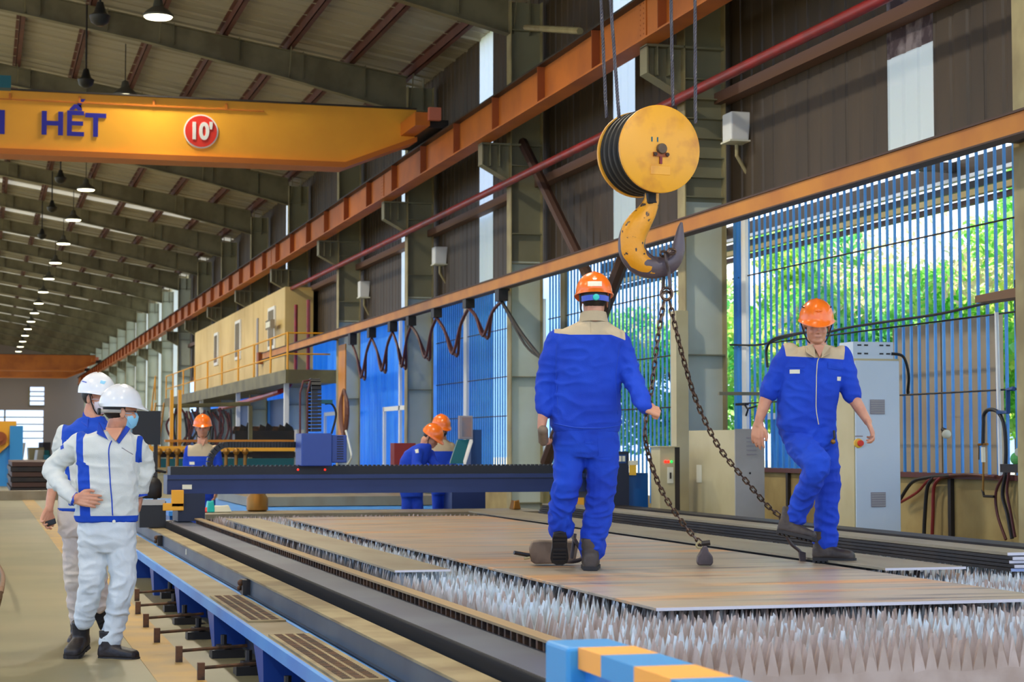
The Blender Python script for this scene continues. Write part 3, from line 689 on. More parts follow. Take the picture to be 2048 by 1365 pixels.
# ------------------------------------------------------------------ gantry
GY = 20.9
t = thing('cutting_gantry', 'navy blue cutting gantry spanning the table with its black rack', 'gantry', (4.4, GY, .45))
B((1.96, GY, .79), (6.95, GY+.42, .955)).build('beam', M['navy'], t); B((1.96, GY-.03, .955), (6.95, GY+.42, 1.0)).build('beam_rail', M['navy'], t)
B((1.96, GY-.035, .948), (6.95, GY-.0, .956)).build('groove', M['navyd'], t); B((2.0, GY+.05, 1.0), (6.95, GY+.4, 1.09)).build('rack_tray', M['black'], t)
mb = MB(); x = 2.35
while x < 6.8: mb.box((x, GY+.06, 1.09), (x+.025, GY+.12, 1.105)); x += .05
tag(mb.build('rack_teeth', M['black'], t), kind='stuff')
B((2.07, GY-.1, .5), (2.36, GY+.5, .8)).build('foot', M['navyd'], t)
a = onY(331, 1022, GY-.12); mb = MB().box((a.x+.06, GY-.16, .66), (a.x+.19, GY-.1, .84)); mb.box((a.x-.03, GY-.16, .62), (a.x+.19, GY-.1, .7)); mb.build('guard', M['yellow'], t, bevel=.005)
a = onY(364, 970, GY-.005); b = onY(383, 979, GY-.005); B((a.x, GY-.04, b.z), (b.x, GY-.036, a.z)).build('label_plate', M['label'], t); 
dv = thing('drive_unit', 'dark drive motor cylinder beside the left end of the gantry', 'motor', (1.75, GY, .42))
MB().lathe((1.79, GY, .75), (0, 0, 1), [(0, .1), (.02, .115), (.16, .115), (.2, .09), (.24, .04)], 16).build('motor', M['dark'], dv, True)
B((1.66, GY-.12, .44), (1.94, GY+.1, .72)).build('housing', M['black'], dv); B((1.68, GY-.13, .68), (1.93, GY-.12, .74)).build('plate', M['greycab'], dv)
T(curve([(1.65, GY-.05, .9), (1.6, GY-.02, 1.0), (1.75, GY, 1.06), (1.95, GY+.05, 1.03)]), .015).build('hose', M['cable'], dv)
# right end of the gantry
B((6.72, GY-.15, .5), (7.2, GY+.5, 1.25)).build('end_box', M['navyd'], t)
a = onY(1235, 910, GY-.16); b = onY(1253, 927, GY-.16); s = B((a.x, GY-.155, b.z), (b.x, GY-.15, a.z)).build('sticker', M['bluedark'], t); B((a.x+.015, GY-.158, b.z+.02), (b.x-.06, GY-.155, a.z-.015)).build('sticker_panel', M['label'], s); B((a.x+.06, GY-.158, b.z+.02), (b.x-.015, GY-.155, a.z-.015)).build('sticker_panel', M['label'], s)
a = onY(1259, 922, GY-.16); b = onY(1276, 951, GY-.16); s = B((a.x, GY-.155, b.z), (b.x-.02, GY-.15, a.z-.05)).build('tag', M['labely'], t); B((a.x-.01, GY-.157, a.z-.05), (b.x, GY-.15, a.z)).build('tag_top', M['label'], s)
B((7.2, GY-.1, .45), (7.45, GY+.4, 1.0)).build('blue_box', M['bluebox'], t)
a = onY(1157, 1003, GY-.1); B((a.x-.05, GY-.12, a.z-.07), (a.x+.06, GY-.08, a.z+.04)).build('guard', M['yellow'], t)
# carriage on the gantry
t = thing('torch_carriage', 'bright navy torch carriage box riding on the gantry, with side vents', 'carriage', (3.6, GY, 1.1))
a = onY(603, 867, GY-.1); b = onY(664, 933, GY-.1); c = onY(695, 928, GY-.1)
B((a.x, GY-.1, b.z), (b.x, GY+.3, a.z)).build('body', M['carriage'], t, bevel=.01); B((b.x, GY-.06, c.z+.01), (c.x, GY+.3, a.z-.02)).build('side_body', M['carriage'], t, bevel=.01)
for k in range(10): z = c.z + .05 + k*.027; B((b.x+.06, GY-.066, z), (c.x-.04, GY-.058, z+.010)).build('vent_slot', M['black'], t)
for px in (596, 650): q = onY(px, 940, GY-.04); MB().sph(q, .012).build('lamp', M['redlight'], t)
t2 = thing('cable_carrier', 'tall looped black cable carrier standing above the blue carriage', 'cable carrier', (3.6, GY+.2, 1.45))
c0 = onY(617, 868, GY+.2); n_ = 0
pts = []
cx_, cz_ = c0.x, c0.z
R0 = .12; top = onY(617, 778, GY+.2).z
# loop seen almost edge-on: runs in the Y-Z plane
pl = [Vector((cx_+.06, GY+.05, cz_+.02+k*(top-cz_-.02)/12)) for k in range(12)] + [Vector((cx_+.06, GY+.17-.12*math.cos(a_), top+.12*math.sin(a_)-.02)) for a_ in [math.pi*k/8 for k in range(9)]] + [Vector((cx_+.06, GY+.29, top-k*(top-cz_-.02)/12)) for k in range(13)]
for i in range(len(pl)-1):
    a, b = pl[i], pl[i+1]; d = (b-a); L = d.length
    if L < 1e-4: continue
    d.normalize(); s = Vector((1, 0, 0)); u = d.cross(s)
    MB().obox((a+b)/2, s*.055, d*L*.40, u*.018).build('carrier_link', M['black'], t2)
mb = MB()
for s_ in (-.1, -.02):
    mb.tube([(cx_+s_-.02, GY+.05, cz_), (cx_+s_-.02, GY+.06, top-.05), (cx_+s_+.02, GY+.1, top+.08), (cx_+.05, GY+.15, top+.1)], .012)
mb.build('hose', M['cablered'], t2)
T(curve([onY(650, 808, GY+.2), onY(664, 809, GY+.2), onY(672, 830, GY+.2), onY(663, 868, GY+.2)]), .012).build('hose', M['cable'], t2)
B(onY(640, 800, GY+.15), onY(662, 808, GY+.25)+Vector((0, .05, 0))).build('arm', M['teal'], t2)
t3 = thing('cable_chain_tray', 'black cable chain lying along the gantry and curving down at its left end', 'cable chain', (3, GY+.5, 1.1))
mb = onY(600, 892, GY+.5)
pl = [onY(x, 890, GY+.45) for x in range(600, 452, -6)] + [onY(x, y, GY+.45) for x, y in ((446, 891), (438, 895), (431, 901), (425, 908), (421, 916), (419, 924), (419, 932), (422, 940), (428, 946))]
for i in range(len(pl)-1):
    a, b = pl[i], pl[i+1]; d = b-a; L = d.length; d.normalize(); s = Vector((0, 1, 0)); u = d.cross(s)
    MB().obox((a+b)/2, s*.06, d*L*.44, u*.033).build('carrier_link', M['black'], t3)

# ------------------------------------------------------------------ electrical cabinets on the right
t = thing('control_cabinet', 'tall white control cabinet with a red knob, behind the stepping worker', 'cabinet', (8.3, 16.6, 0))
x0, x1, y0 = 7.98, 8.46, 16.5
B((x0, y0, 0), (x1, y0+.38, 2.15)).build('body', M['beige'], t); B((x0+.01, y0-.02, .15), (x1-.01, y0, 2.13)).build('door', M['cabinet'], t, bevel=.004)
B((x0+.0, y0+.0, 2.15), (x1-.06, y0+.3, 2.31)).build('top_box', M['cabinet'], t)
for r in range(2):
    for k in range(4): xx = x0+.045+k*.07+(.09 if k > 1 else 0); B((xx, y0-.004, 2.19+r*.08), (xx+.04, y0, 2.205+r*.08)).build('top_slot', M['black'], t)
for (zz) in (1.62, .74):
    v = B((x0+.16, y0-.03, zz), (x0+.31, y0-.02, zz+.14)).build('vent', M['vent'], t)
    for k in range(6): B((x0+.165, y0-.034, zz+.012+k*.022), (x0+.305, y0-.03, zz+.02+k*.022)).build('louvre', M['greycab'], v)
a = onY(1717, 887, y0-.03)
k_ = MB().lathe((a.x, y0-.02, a.z), (0, -1, 0), [(0, .045), (.015, .045), (.02, .03)], 16).build('switch_base', M['labely'], t, True)
MB().lathe((a.x+.012, y0-.04, a.z), (0, -1, 0), [(0, .03), (.025, .028)], 14).build('knob', M['redtxt'], k_)
B((a.x-.03, y0-.022, a.z+.06), (a.x+.05, y0-.02, a.z+.072)).build('label_strip', M['vent'], t)
T(curve([(x1-.08, y0-.0, 2.2), (x1+.03, y0-.03, 2.17), (x1+.1, y0, 2.0), (x1+.14, y0+.1, 1.84), (x1+.2, y0+.2, 1.84)]), .014).build('cable', M['cable'], t)
for k in range(4): T(curve([(x0+.1+k*.08, y0-.06, .3), (x0+.1+k*.08, y0-.05, .42+.03*(k % 2)), (x0+.13+k*.08, y0-.04, .46), (x0+.35, y0-.03, .47)], 4), .018).build('cable', M['cable'], t)
t = thing('floor_cabinet', 'knee high beige and grey cabinet beside the pale column', 'cabinet', (7.9, 19.3, 0))
B((7.88, 19.2, 0), (8.2, 20.6, 1.49)).build('body', M['beige'], t); B((7.87, 19.18, .05), (8.21, 19.2, 1.5)).build('door', M['greycab'], t)
for k in range(5): B((8.0, 19.174, 1.22+k*.045), (8.12, 19.18, 1.23+k*.045)).build('slot', M['vent'], t)
a = onY(1500, 947, 19.18); MB().sph((a.x, 19.18, a.z), .012).build('lock', M['dark'], t); B((7.874, 20.2, .9), (7.88, 20.35, 1.1)).build('paper', M['label'], t)
t = thing('switch_box', 'narrow beige switch box with red and green lamps, right of the gantry end', 'control box', (7.4, 20.2, 0))
a = onY(1320, 895, 20.2); b = onY(1350, 1023, 20.2); B((a.x, 20.2, 0), (b.x, 20.5, a.z)).build('body', M['beige'], t); B((b.x, 20.2, 0), (b.x+.06, 20.5, a.z)).build('side', M['dark'], t)
B((a.x-.02, 20.18, a.z), (b.x+.08, 20.52, a.z+.012)).build('top_cover', M['beige'], t)
for px, m in ((1331, 'redlight'), (1337, 'redlight'), (1343, 'greenlight')): q = onY(px, 924, 20.19); MB().sph(q, .016).build('lamp', M[m], t)
q = onY(1340, 951, 20.19); B((q.x-.03, 20.19, q.z-.09), (q.x+.04, 20.2, q.z+.09)).build('switch_plate', M['label'], t); B((q.x-.005, 20.175, q.z-.04), (q.x+.012, 20.19, q.z+.03)).build('switch', M['dark'], t)
a = onY(1364, 625, 22.0)
tag(B((8.33, 22.2, 0), (8.49, 22.4, 3.0)).build('cable_duct', M['beige']), 'tall beige duct fixed to the left of the big pale column', 'duct')
tag(B((XI-.0, 21.2, 1.92), (XO, 21.25, 1.96)).build('steel_bar', M['rafter']), 'short horizontal steel bar across the big pale column', 'bar')

# hoses, torch, conduit at the far right
for i, (pts, m, r, lab) in enumerate((
    ([(1800, 1000), (1825, 965), (1860, 955), (1900, 952)], 'cable', .018, 'black hose draped over the low wall, nearest the white cabinet'),
    ([(1802, 1005), (1835, 985), (1860, 960), (1905, 950)], 'hosered', .014, 'thin red hose draped under the black one'),
    ([(1868, 955), (1855, 975), (1850, 1030), (1848, 1075)], 'cable', .02, 'black hose hanging straight down the low wall'),
    ([(1882, 955), (1868, 975), (1866, 1030), (1864, 1080)], 'hosered', .018, 'red hose hanging straight down the low wall'),
    ([(1870, 958), (1900, 952), (1940, 950), (1990, 955)], 'cap', .016, 'maroon hose resting along the cap of the low wall'),
    ([(2008, 950), (1992, 985), (1995, 1030), (2012, 1080)], 'cablered', .014, 'maroon cable looping left in the bundle at far right'),
    ([(2012, 945), (2005, 990), (2015, 1030), (2024, 1078)], 'cable', .018, 'thick black cable in the bundle at far right'),
    ([(2018, 945), (2014, 985), (2022, 1030), (2030, 1075)], 'cablered', .014, 'maroon cable at the right of the bundle'),
    ([(2030, 560), (2034, 680), (2044, 760), (2050, 840)], 'cable', .010, 'thin black cable hanging down the far right column'),
    ([(1645, 668), (1700, 655), (1800, 640), (1880, 628), (1950, 612), (2010, 598)], 'cable', .014, 'black cable strung across the blue bars to the right'),
    ([(1460, 690), (1520, 690), (1560, 678), (1600, 668)], 'cable', .012, 'black cable strung across the bars left of the stepping worker'),
    ([(1535, 735), (1533, 700), (1545, 680), (1570, 672), (1620, 664)], 'cable', .016, 'black cable arching up behind the worker shoulder'))):
    tag(T(curve([onX(x, y, 9.06) for x, y in pts]), r, 7).build('hose', M[m], smooth=True), lab, 'hose')
t = thing('cutting_torch', 'brass handled cutting torch hanging on its black hose at far right', 'torch', onX(1970, 900, 9.0))
def Q(x, y, X=9.0): return onX(x, y, X)
T([Q(1967, 925), Q(1966, 985)], .01).build('pipe', M['brass'], t); T([Q(1966, 895), Q(1967, 925)], .02).build('handle', M['label'], t)
T([Q(1957, 890), Q(1975, 889)], .012).build('valve', M['brass'], t); T([Q(1958, 892), Q(1958, 920)], .006).build('lever', M['dark'], t)
T([Q(1965, 980), Q(1968, 993), Q(1988, 994)], .013).build('nozzle', M['dark'], t)
T(curve([Q(1966, 890), Q(1967, 850), Q(1968, 830), Q(1978, 820), Q(1996, 825), Q(2008, 850), Q(2012, 900), Q(2010, 950)]), .018).build('hose', M['cable'], t)
T([Q(1996, 825), Q(2016, 825), Q(2016, 780), Q(2028, 778)], .025, 4).build('hanger', M['bluedark'], t)
tag(T([Q(1993, 625, 9.1), Q(2001, 952, 9.1)], .02).build('conduit', M['white']), 'thin white conduit upright at the right end of the grille', 'conduit')
t = thing('hand_valve', 'small white hand valve on the bars above the low wall', 'valve', Q(1893, 865, 9.05)); MB().sph(Q(1893, 869, 9.05), .045).build('body', M['label'], t, True); T([Q(1885, 859, 9.05), Q(1892, 862, 9.05)], .02).build('handle', M['dark'], t)
t = thing('wall_shelf', 'brown beam end sticking out at the far right column', 'beam', Q(1990, 590, 8.9))
MB().prism([Q(1950, 592, 8.8), Q(1950, 606, 8.8), Q(2100, 585, 8.8), Q(2100, 562, 8.8)], (.2, 0, 0)).build('beam', M['wood'], t)
t = thing('green_valve', 'dark green valve and gauge above the cable bundle at far right', 'valve', Q(2040, 925, 8.95)); MB().sph(Q(2034, 918, 8.95), .06).build('body', M['leaf2'], t); MB().lathe(Q(2038, 905, 8.9), (-.5, -1, 0), [(0, .04), (.03, .04)], 12).build('gauge', M['label'], t); B(Q(2040, 945, 9.0), Q(2060, 930, 8.8)).build('block', M['dark'], t)
t = thing('junction_bracket', 'small dark bracket and cable ends on the bars left of the stepping worker', 'bracket', Q(1485, 815, 9.05)); B(Q(1478, 812, 9.05), Q(1490, 806, 9.0)).build('plate', M['dark'], t); T([Q(1488, 808, 9.02), Q(1496, 820, 9.02), Q(1492, 832, 9.02)], .012).build('wire', M['cable'], t); T([Q(1498, 817, 9.02), Q(1512, 813, 9.02)], .012).build('wire', M['cable'], t)

# ------------------------------------------------------------------ striped guard in the foreground
t = thing('striped_guard', 'blue and yellow striped end guard in the near foreground', 'guard', (1.75, 4.5, 0))
g0 = onZ(1142, 1291, .81); XL = g0.x; XR = XL + .155; ZT, ZB = .81, .755
y = g0.y; k = 0
B((XL-.03, y-.06, .305), (XR, y+.14, ZT)).build('post', M['stripeblue'], t, bevel=.01)
while y > 3.1:
    B((XL, y-.25, ZB), (XR, y if k else y-.062, ZT)).build('stripe', M['orangestripe' if k % 2 == 0 else 'stripeblue'], t); y -= .25; k += 1
B((XL+.02, 3.1, .305), (XR-.02, g0.y-.06, ZB)).build('body', M['blue'], t)

# ------------------------------------------------------------------ mezzanine
t = thing('mezzanine', 'yellow cabin on a raised mezzanine with yellow handrails', 'mezzanine', (8, 55, 3))
B((7.4, 47.4, 2.95), (9.1, 80, 3.12)).build('floor_deck', M['mezzfloor'], t)
for (a_, b_) in ((47.4, 80),): B((7.36, a_, 2.86), (7.4, b_, 3.2)).build('edge_beam', M['mezzfloor'], t)
B((7.4, 47.36, 2.86), (9.1, 47.4, 3.2)).build('edge_beam', M['mezzfloor'], t)
y = 53.0
while y < 75: B((8.2, y+.01, 3.12), (9.0, y+2.1, 5.75)).build('wall_panel', M['mezz'], t); y += 2.12
for (x0, y0, x1, y1) in ((538, 618, 551, 697), (472, 644, 482, 718), (430, 668, 437, 730)):
    a = onX(x0, y0, 8.19); b = onX(x1, y1, 8.19); f_ = B((8.15, b.y, b.z), (8.2, a.y, a.z)).build('window', M['white'], t)
    B((8.14, b.y+.15, b.z+.1), (8.15, a.y-.15, a.z-.1)).build('pane', M['glassdark'], f_)
a = onX(510, 625, 8.19); b = onX(516, 745, 8.19); B((8.17, b.y, 3.13), (8.2, b.y+.3, 5.2)).build('door_edge', M['vent'], t)
for yy in [47.5, 50.4, 53.6, 57, 61, 65, 69, 73, 77, 79.9]:
    T([(7.42, yy, 3.1), (7.42, yy, 4.15)], .03, 5).build('rail_post', M['yellow'], t)
for z in (3.6, 4.13): T([(7.42, 47.5, z), (7.42, 79.9, z)], .022, 5).build('handrail', M['yellow'], t); T([(7.42, 47.5, z), (8.5, 47.5, z)], .022, 5).build('handrail', M['yellow'], t)
for (Y, x) in ((48.5, 7.5), (58, 7.5), (68, 7.5), (79.5, 7.5)): B((x, Y, 0), (x+.12, Y+.12, 2.95)).build('support', M['white'], t)
s = onX(540, 649, 7.9); g = B((7.9, s.y-.1, s.z-.12), (8.02, s.y+.9, s.z+.14)).build('sign_box', M['glassdark'], t); B((7.89, s.y-.0, s.z-.07), (7.9, s.y+.8, s.z+.09)).build('sign_face', M['label'], g)
st = thing('mezzanine_stair', 'yellow stair climbing to the left end of the mezzanine', 'stair', (7.3, 80, 0))
for x in (7.0, 7.35): MB().prism([(x, 84.5, 0), (x, 84.1, 0), (x, 80.1, 3.05), (x, 80.5, 3.05)], (.05, 0, 0)).build('stringer', M['yellow'], st)
for k in range(12): B((7.0, 84.2-k*.33, .15+k*.25), (7.4, 84.4-k*.33, .19+k*.25)).build('tread', M['mezzfloor'], st)
for k in (0, 4, 8, 12): T([(7.0, 84.2-k*.33, .15+k*.25), (7.0, 84.2-k*.33, 1.15+k*.25)], .03, 5).build('rail_post', M['yellow'], st)
T([(7.0, 84.2, 1.15), (7.0, 80.2, 4.15)], .03, 5).build('handrail', M['yellow'], st)
# store below the mezzanine: panels, doors
t = thing('store_front', 'dark blue doors and dim panes beneath the mezzanine', 'partition', (9.11, 55, 0), None, 'structure')
ys = [onX(x, 830, 9.16).y for x in (575, 545, 540, 505, 500, 463, 458, 400, 350)]
cols = ['bluedark', 'blue', 'tealglass', 'white', 'bluedark', 'tealglass', 'dark', 'bluedark']
for k in range(8): B((9.08, ys[k]+.02, 0), (9.12, ys[k+1], 2.75)).build('panel', M[cols[k]], t)
pass
tag(T(curve([onX(590, 745, 8.2), onX(575, 775, 8.0), onX(540, 790, 7.6), onX(440, 818, 7.3)]), .07, 8).build('drain_pipe', M['pipe']), 'red drain pipe sloping beneath the mezzanine deck', 'pipe')
t = thing('black_screen', 'black screen panel standing behind the front man in white', 'screen', (1.9, 30, 0))
a = onY(265, 822, 30); b = onY(321, 890, 30); B((a.x, 30, b.z), (b.x, 30.08, a.z)).build('panel', M['black'], t)
for x in (a.x+.03, b.x-.1): B((x, 30.01, 0), (x+.06, 30.07, b.z)).build('leg', M['dark'], t)
# beam line with torches behind the gantry
t = thing('torch_line', 'yellow beam line with a row of brass cutting torches beyond the gantry', 'machine', (3, 33, 0))
for (x0, y0, x1, y1, Y, m) in ((262, 893, 590, 903, 33, 'yellow'), (330, 880, 592, 885, 34, 'rail'), (262, 905, 592, 915, 33.2, 'dark'), (262, 918, 592, 936, 34, 'teal'), (262, 936, 600, 940, 32.8, 'dust')):
    a = onY(x0, y0, Y); b = onY(x1, y1, Y); B((a.x, Y, b.z), (b.x, Y+.15, a.z)).build('beam', M[m], t)
for px in (262, 276, 290, 318, 336, 354, 371, 452, 472, 490): 
    a = onY(px, 898, 32.9); T([(a.x, 32.9, a.z), (a.x, 32.9, a.z-.42)], .03, 6).build('torch', M['brass'], t); MB().sph((a.x, 32.85, a.z-.05), .06, 8, 6).build('torch_head', M['brass'], t)
for px in (262, 592): a = onY(px, 900, 33.1); B((a.x, 33, 0), (a.x+.12, 33.3, a.z+.35)).build('leg', M['greycab'] if px > 300 else M['teal'], t)
for px in (340, 356): a = onY(px, 860, 34.2); B((a.x, 34.2, .5), (a.x+.06, 34.3, 2.3)).build('upright', M['yellow'], t)
t = thing('torch_hoses', 'tangle of dark hoses hanging behind the man with the orange helmet', 'hoses', (3.3, 36, 0))
r_ = random.Random(3)
for k in range(22):
    px = 352 + k*5.2; a = onY(px, 815+r_.random()*12, 36); b = onY(px+r_.uniform(-8, 8), 892, 36); c = (a+b)/2 + Vector((r_.uniform(-.2, .2), 0, r_.uniform(-.1, .1)))
    T(curve([a, c, b], 5), .022, 5).build('hose', M['cablered' if k % 3 else 'cable'], t)
a = onY(345, 813, 36); b = onY(500, 808, 36); T([a, b], .04, 6).build('hanger_bar', M['mezzfloor'], t)
for px in (352, 498): a = onY(px, 812, 36); B((a.x, 36, 0), (a.x+.07, 36.1, a.z)).build('post', M['mezzfloor'], t)
t = thing('parts_rack', 'dark rack of steel parts beneath the mezzanine', 'rack', (4.6, 38, 0))
a = onY(470, 862, 38); b = onY(592, 882, 38); B((a.x, 38, .9), (b.x, 38.6, a.z)).build('shelf', M['dark'], t)
for k in range(9):
    px = 475+k*13; q = onY(px, 858, 38); MB().loft([[(q.x-.1, 38.05, q.z-.1), (q.x+.12, 38.05, q.z-.1), (q.x+.12, 38.4, q.z-.1), (q.x-.1, 38.4, q.z-.1)], [(q.x-.05, 38.1, q.z+.05+.04*(k % 3)), (q.x+.08, 38.1, q.z+.03), (q.x+.08, 38.35, q.z+.05), (q.x-.05, 38.35, q.z+.05)]]).build('steel_part', M[['comb', 'dark', 'cable'][k % 3]], t)
for px in (472, 590): q = onY(px, 870, 38); B((q.x, 38.1, 0), (q.x+.08, 38.5, .95)).build('leg', M['dark'], t)

# operator console behind the gantry
t = thing('operator_console', 'operator console with a tilted monitor and sloping keyboard, right of the two workers', 'console', (5.85, 23.6, 0))
Yc = 23.6
a = onY(918, 832, Yc); b = onY(946, 879, Yc); B((a.x, Yc, b.z), (b.x, Yc+.06, a.z)).build('monitor', M['vent'], t, bevel=.008); B((a.x+.04, Yc-.004, b.z+.03), (b.x-.02, Yc, a.z-.02)).build('screen', M['screen'], t)
p = [onY(915, 883, Yc-.02), onY(943, 883, Yc-.02), onY(930, 928, Yc-.3), onY(900, 928, Yc-.3)]
MB().prism(p, (0, .03, .02)).build('keyboard_panel', M['teal'], t); MB().prism([onY(940, 884, Yc-.06), onY(946, 884, Yc-.06), onY(932, 928, Yc-.34), onY(927, 928, Yc-.34)], (0, .02, .03)).build('panel_edge', M['white'], t)
a = onY(942, 860, Yc+.1); B((a.x, Yc+.1, .1), (a.x+.14, Yc+.35, a.z)).build('post', M['bluedark'], t); B((a.x-.3, Yc-.1, 0), (a.x+.14, Yc+.35, .9)).build('cabinet', M['navy'], t)
tag(B((6.4, 29.9, 0.0), (6.75, 30.2, 1.35)).build('fire_box', M['hosered']), 'narrow red box beside the second pale column', 'box')

# coiled cable and yellow channel on the column
Xk = 8.44
a = onX(686, 690, Xk); b = onX(686, 860, Xk)
tag(B((Xk-.03, a.y-.45, b.z-.3), (Xk, a.y+.45, a.z)).build('steel_channel', M['rail']), 'vertical yellow steel channel on the column under the rail', 'channel')
t = thing('coiled_cable', 'coil of brown cable hanging on the yellow channel', 'cable', onX(688, 860, 8.36))
for k in range(5):
    w_ = 4+1.4*k; pts = [onX(688+w_*math.sin(u)*(.55+.45*abs(math.cos(u*.5))), 822-42*math.cos(u)+(k*2), 8.40+.005*k) for u in [2*math.pi*q/20 for q in range(21)]]
    T(pts, .035, 6).build('loop', M['cablebrown'], t)
T(curve([onX(692, 862, 8.4), onX(700, 895, 8.4), onX(703, 915, 8.4), onX(695, 930, 8.4)]), .025).build('tail', M['label'], t)

# festoon cables
nodes = [(705, 690), (743, 676), (785, 664), (822, 652), (873, 636), (937, 617), (1003, 603)]
lows = [(722, 756), (763, 742), (803, 734), (850, 716), (905, 708), (966, 672)]
t = thing('festoon_cables', 'drooping loops of dark cable hung from trolleys on the yellow rail', 'cables', onX(873, 640, 8.2))
for i, (l, (a, b)) in enumerate(zip(lows, zip(nodes, nodes[1:]))):
    s = onX(*a, 8.2); e = onX(*b, 8.2); m_ = onX(*l, 8.2)
    for dx in (0, .1):
        off = Vector((dx, dx*.8, -dx*.4)); pts = [s, s.lerp(m_, .5)+Vector((0, 0, .1 - .05*dx)), m_+off, m_.lerp(e, .5)+Vector((0, 0, .1)), e]
        T(curve(pts, 5), .028, 6).build('cable', M['cablered'], t)
T(curve([onX(1003, 603, 8.2), onX(1045, 670, 8.15), onX(1095, 732, 8.1), onX(1120, 760, 8.05)]), .03, 6).build('cable', M['cable'], t)
T(curve([onX(1003, 603, 8.2), onX(1050, 690, 8.2), onX(1090, 722, 8.1), onX(1120, 750, 8.05)]), .02, 6).build('cable', M['cable'], t)
for i, (x, y) in enumerate(nodes):
    a = onX(x, y, 8.2); q = B((a.x-.08, a.y-.12, a.z), (a.x+.08, a.y+.12, 3.86)).build('trolley', M['dark'], t)
a = onX(690, 690, 8.2); b = onX(720, 688, 8.2)
a = onX(527, 712, 8.2); tag(B((8.05, 57.2, 3.75), (8.35, 57.6, 4.1)).build('end_stop', M['runway_rib']), 'brown end stop at the far end of the yellow rail', 'end stop')

# far left machines and stock
t = thing('bending_machine', 'yellow and teal machine at the far left edge', 'machine', (.8, 62, 0))
B((-1.2, 62, 0), (1.05, 64, 1.45)).build('base', M['stripeblue'], t); MB().prism([(-1.2, 61.9, 1.0), (.55, 61.9, 1.0), (1.1, 61.9, 1.5), (1.1, 61.9, 2.05), (-1.2, 61.9, 2.05)], (0, 1.2, 0)).build('head', M['yellow'], t)
MB().lathe((.6, 61.85, 1.5), (0, -1, 0), [(0, .22), (.1, .22), (.1, .1), (.16, .1)], 16).build('hub', M['runway_rib'], t); B((.9, 61.8, .5), (1.3, 62.6, 1.9)).build('side', M['stripeblue'], t)
for k in range(6):
    tag(B((.75+.03*(k % 2), 49.5, .12+k*.13), (2.9-.05*k, 56, .23+k*.13)).build('steel_beam', M['concretebar' if k % 2 else 'dark']), 'dark steel beam in the stack on the floor at far left, %s from the bottom' % ORD[k].replace('nearest', 'first'), 'steel beam', 'stack of dark beams at far left')
tag(B((.2, 46.6, 0), (3.2, 47.2, .22)).build('timber', M['walk']), 'pale timber lying across the floor at far left', 'timber')
t = thing('stock_pile', 'jumble of grey steel offcuts before the bright far windows', 'scrap', (3, 75, 0))
for k in range(26):
    x = r_.uniform(1.3, 5.2); y = r_.uniform(68, 80); h_ = r_.uniform(.5, 1.5); a_ = r_.uniform(0, 3)
    MB().obox((x, y, h_/2), (math.cos(a_)*r_.uniform(.1, .7), math.sin(a_)*.3, 0), (-math.sin(a_)*.1, math.cos(a_)*.1, 0), (r_.uniform(-.1, .1), 0, h_/2)).build('offcut', M[['greycab', 'dark', 'rafter', 'teal'][k % 4]], t)
t = thing('floor_hose', 'brown hose end on the floor at the left edge', 'hose', (.2, 15, 0)); T(curve([onZ(-10, 1120, .03), onZ(4, 1145, .03), onZ(5, 1170, .2), onZ(-5, 1215, .03)]), .02).build('hose', M['wood'], t)
tag(B(onY(-5, 150, 33), onY(22, 176, 33)+Vector((0, .3, 0))).build('hoist_box', M['teal']), 'small green hoist box at the upper left edge above the girder', 'box')

# ------------------------------------------------------------------ hook block, ropes, hook, chains
DH = 11.5
ax = (Rv*math.sin(math.radians(21)) - Av*math.cos(math.radians(21)) - Zv*.03).normalized()    # axle direction, towards the camera side
fc = P(1320, 298, DH)
t = thing('hook_block', 'big round yellow crane hook block hanging on wire ropes', 'hook block', fc)
r_d = .267
MB().lathe(fc, -ax, [(-.006, r_d-.008), (0, r_d), (.018, r_d), (.02, r_d-.01)], 64).build('cheek_plate', M['block'], t, True)
MB().lathe(fc - ax*.325, -ax, [(0, r_d-.01), (.002, r_d), (.018, r_d), (.02, r_d-.02)], 48).build('cheek_plate', M['block'], t, True)
prof = [(.02, .2)]
for k in range(4):
    z = .035 + k*.07; prof += [(z, .262), (z+.012, .262), (z+.03, .225), (z+.04, .225), (z+.058, .262)]
prof += [(.31, .2)]
MB().lathe(fc, -ax, prof, 48).build('sheave', M['sheave'], t, True)
sx = ax.cross(Zv).normalized(); sx = -sx if sx.dot(Rv) < 0 else sx; uz = sx.cross(ax); uz = uz if uz.z > 0 else -uz
hub = MB().lathe(fc + ax*.006 + sx*.004 - uz*.0, ax, [(0, .032), (.02, .032), (.025, .028)], 24).build('axle', M['clampbox'], t, True)
MB().obox(fc + ax*.01 - uz*.035, sx*.05, uz*.013, ax*.006).build('keeper_plate', M['runway_rib'], hub)
for s_ in (-.04, .04): MB().lathe(fc + ax*.016 - uz*.035 + sx*s_, ax, [(0, .012), (.012, .012)], 6).build('bolt', M['comb'], hub)
MB().obox(fc + ax*.012 - uz*.07, sx*.008, uz*.022, ax*.006).build('grease_pipe', M['pipe'], t)
MB().obox(fc + ax*.006 - uz*.13, sx*.066, uz*.028, ax*.004).build('name_plate', M['block'], t, bevel=.003)
for s_ in (-.058, -.02): MB().obox(fc + ax*.007 + uz*.055 + sx*s_, sx*.004, uz*.014, ax*.003).build('scratch_mark', M['teal'], t)
mid = fc - ax*.16
hk = P(1303, 398, DH+.1); MB().obox((mid+hk)/2 + Zv*-.05, sx*.03, ax*.04, Zv*.13).build('swivel', M['sheave'], t, bevel=.01)
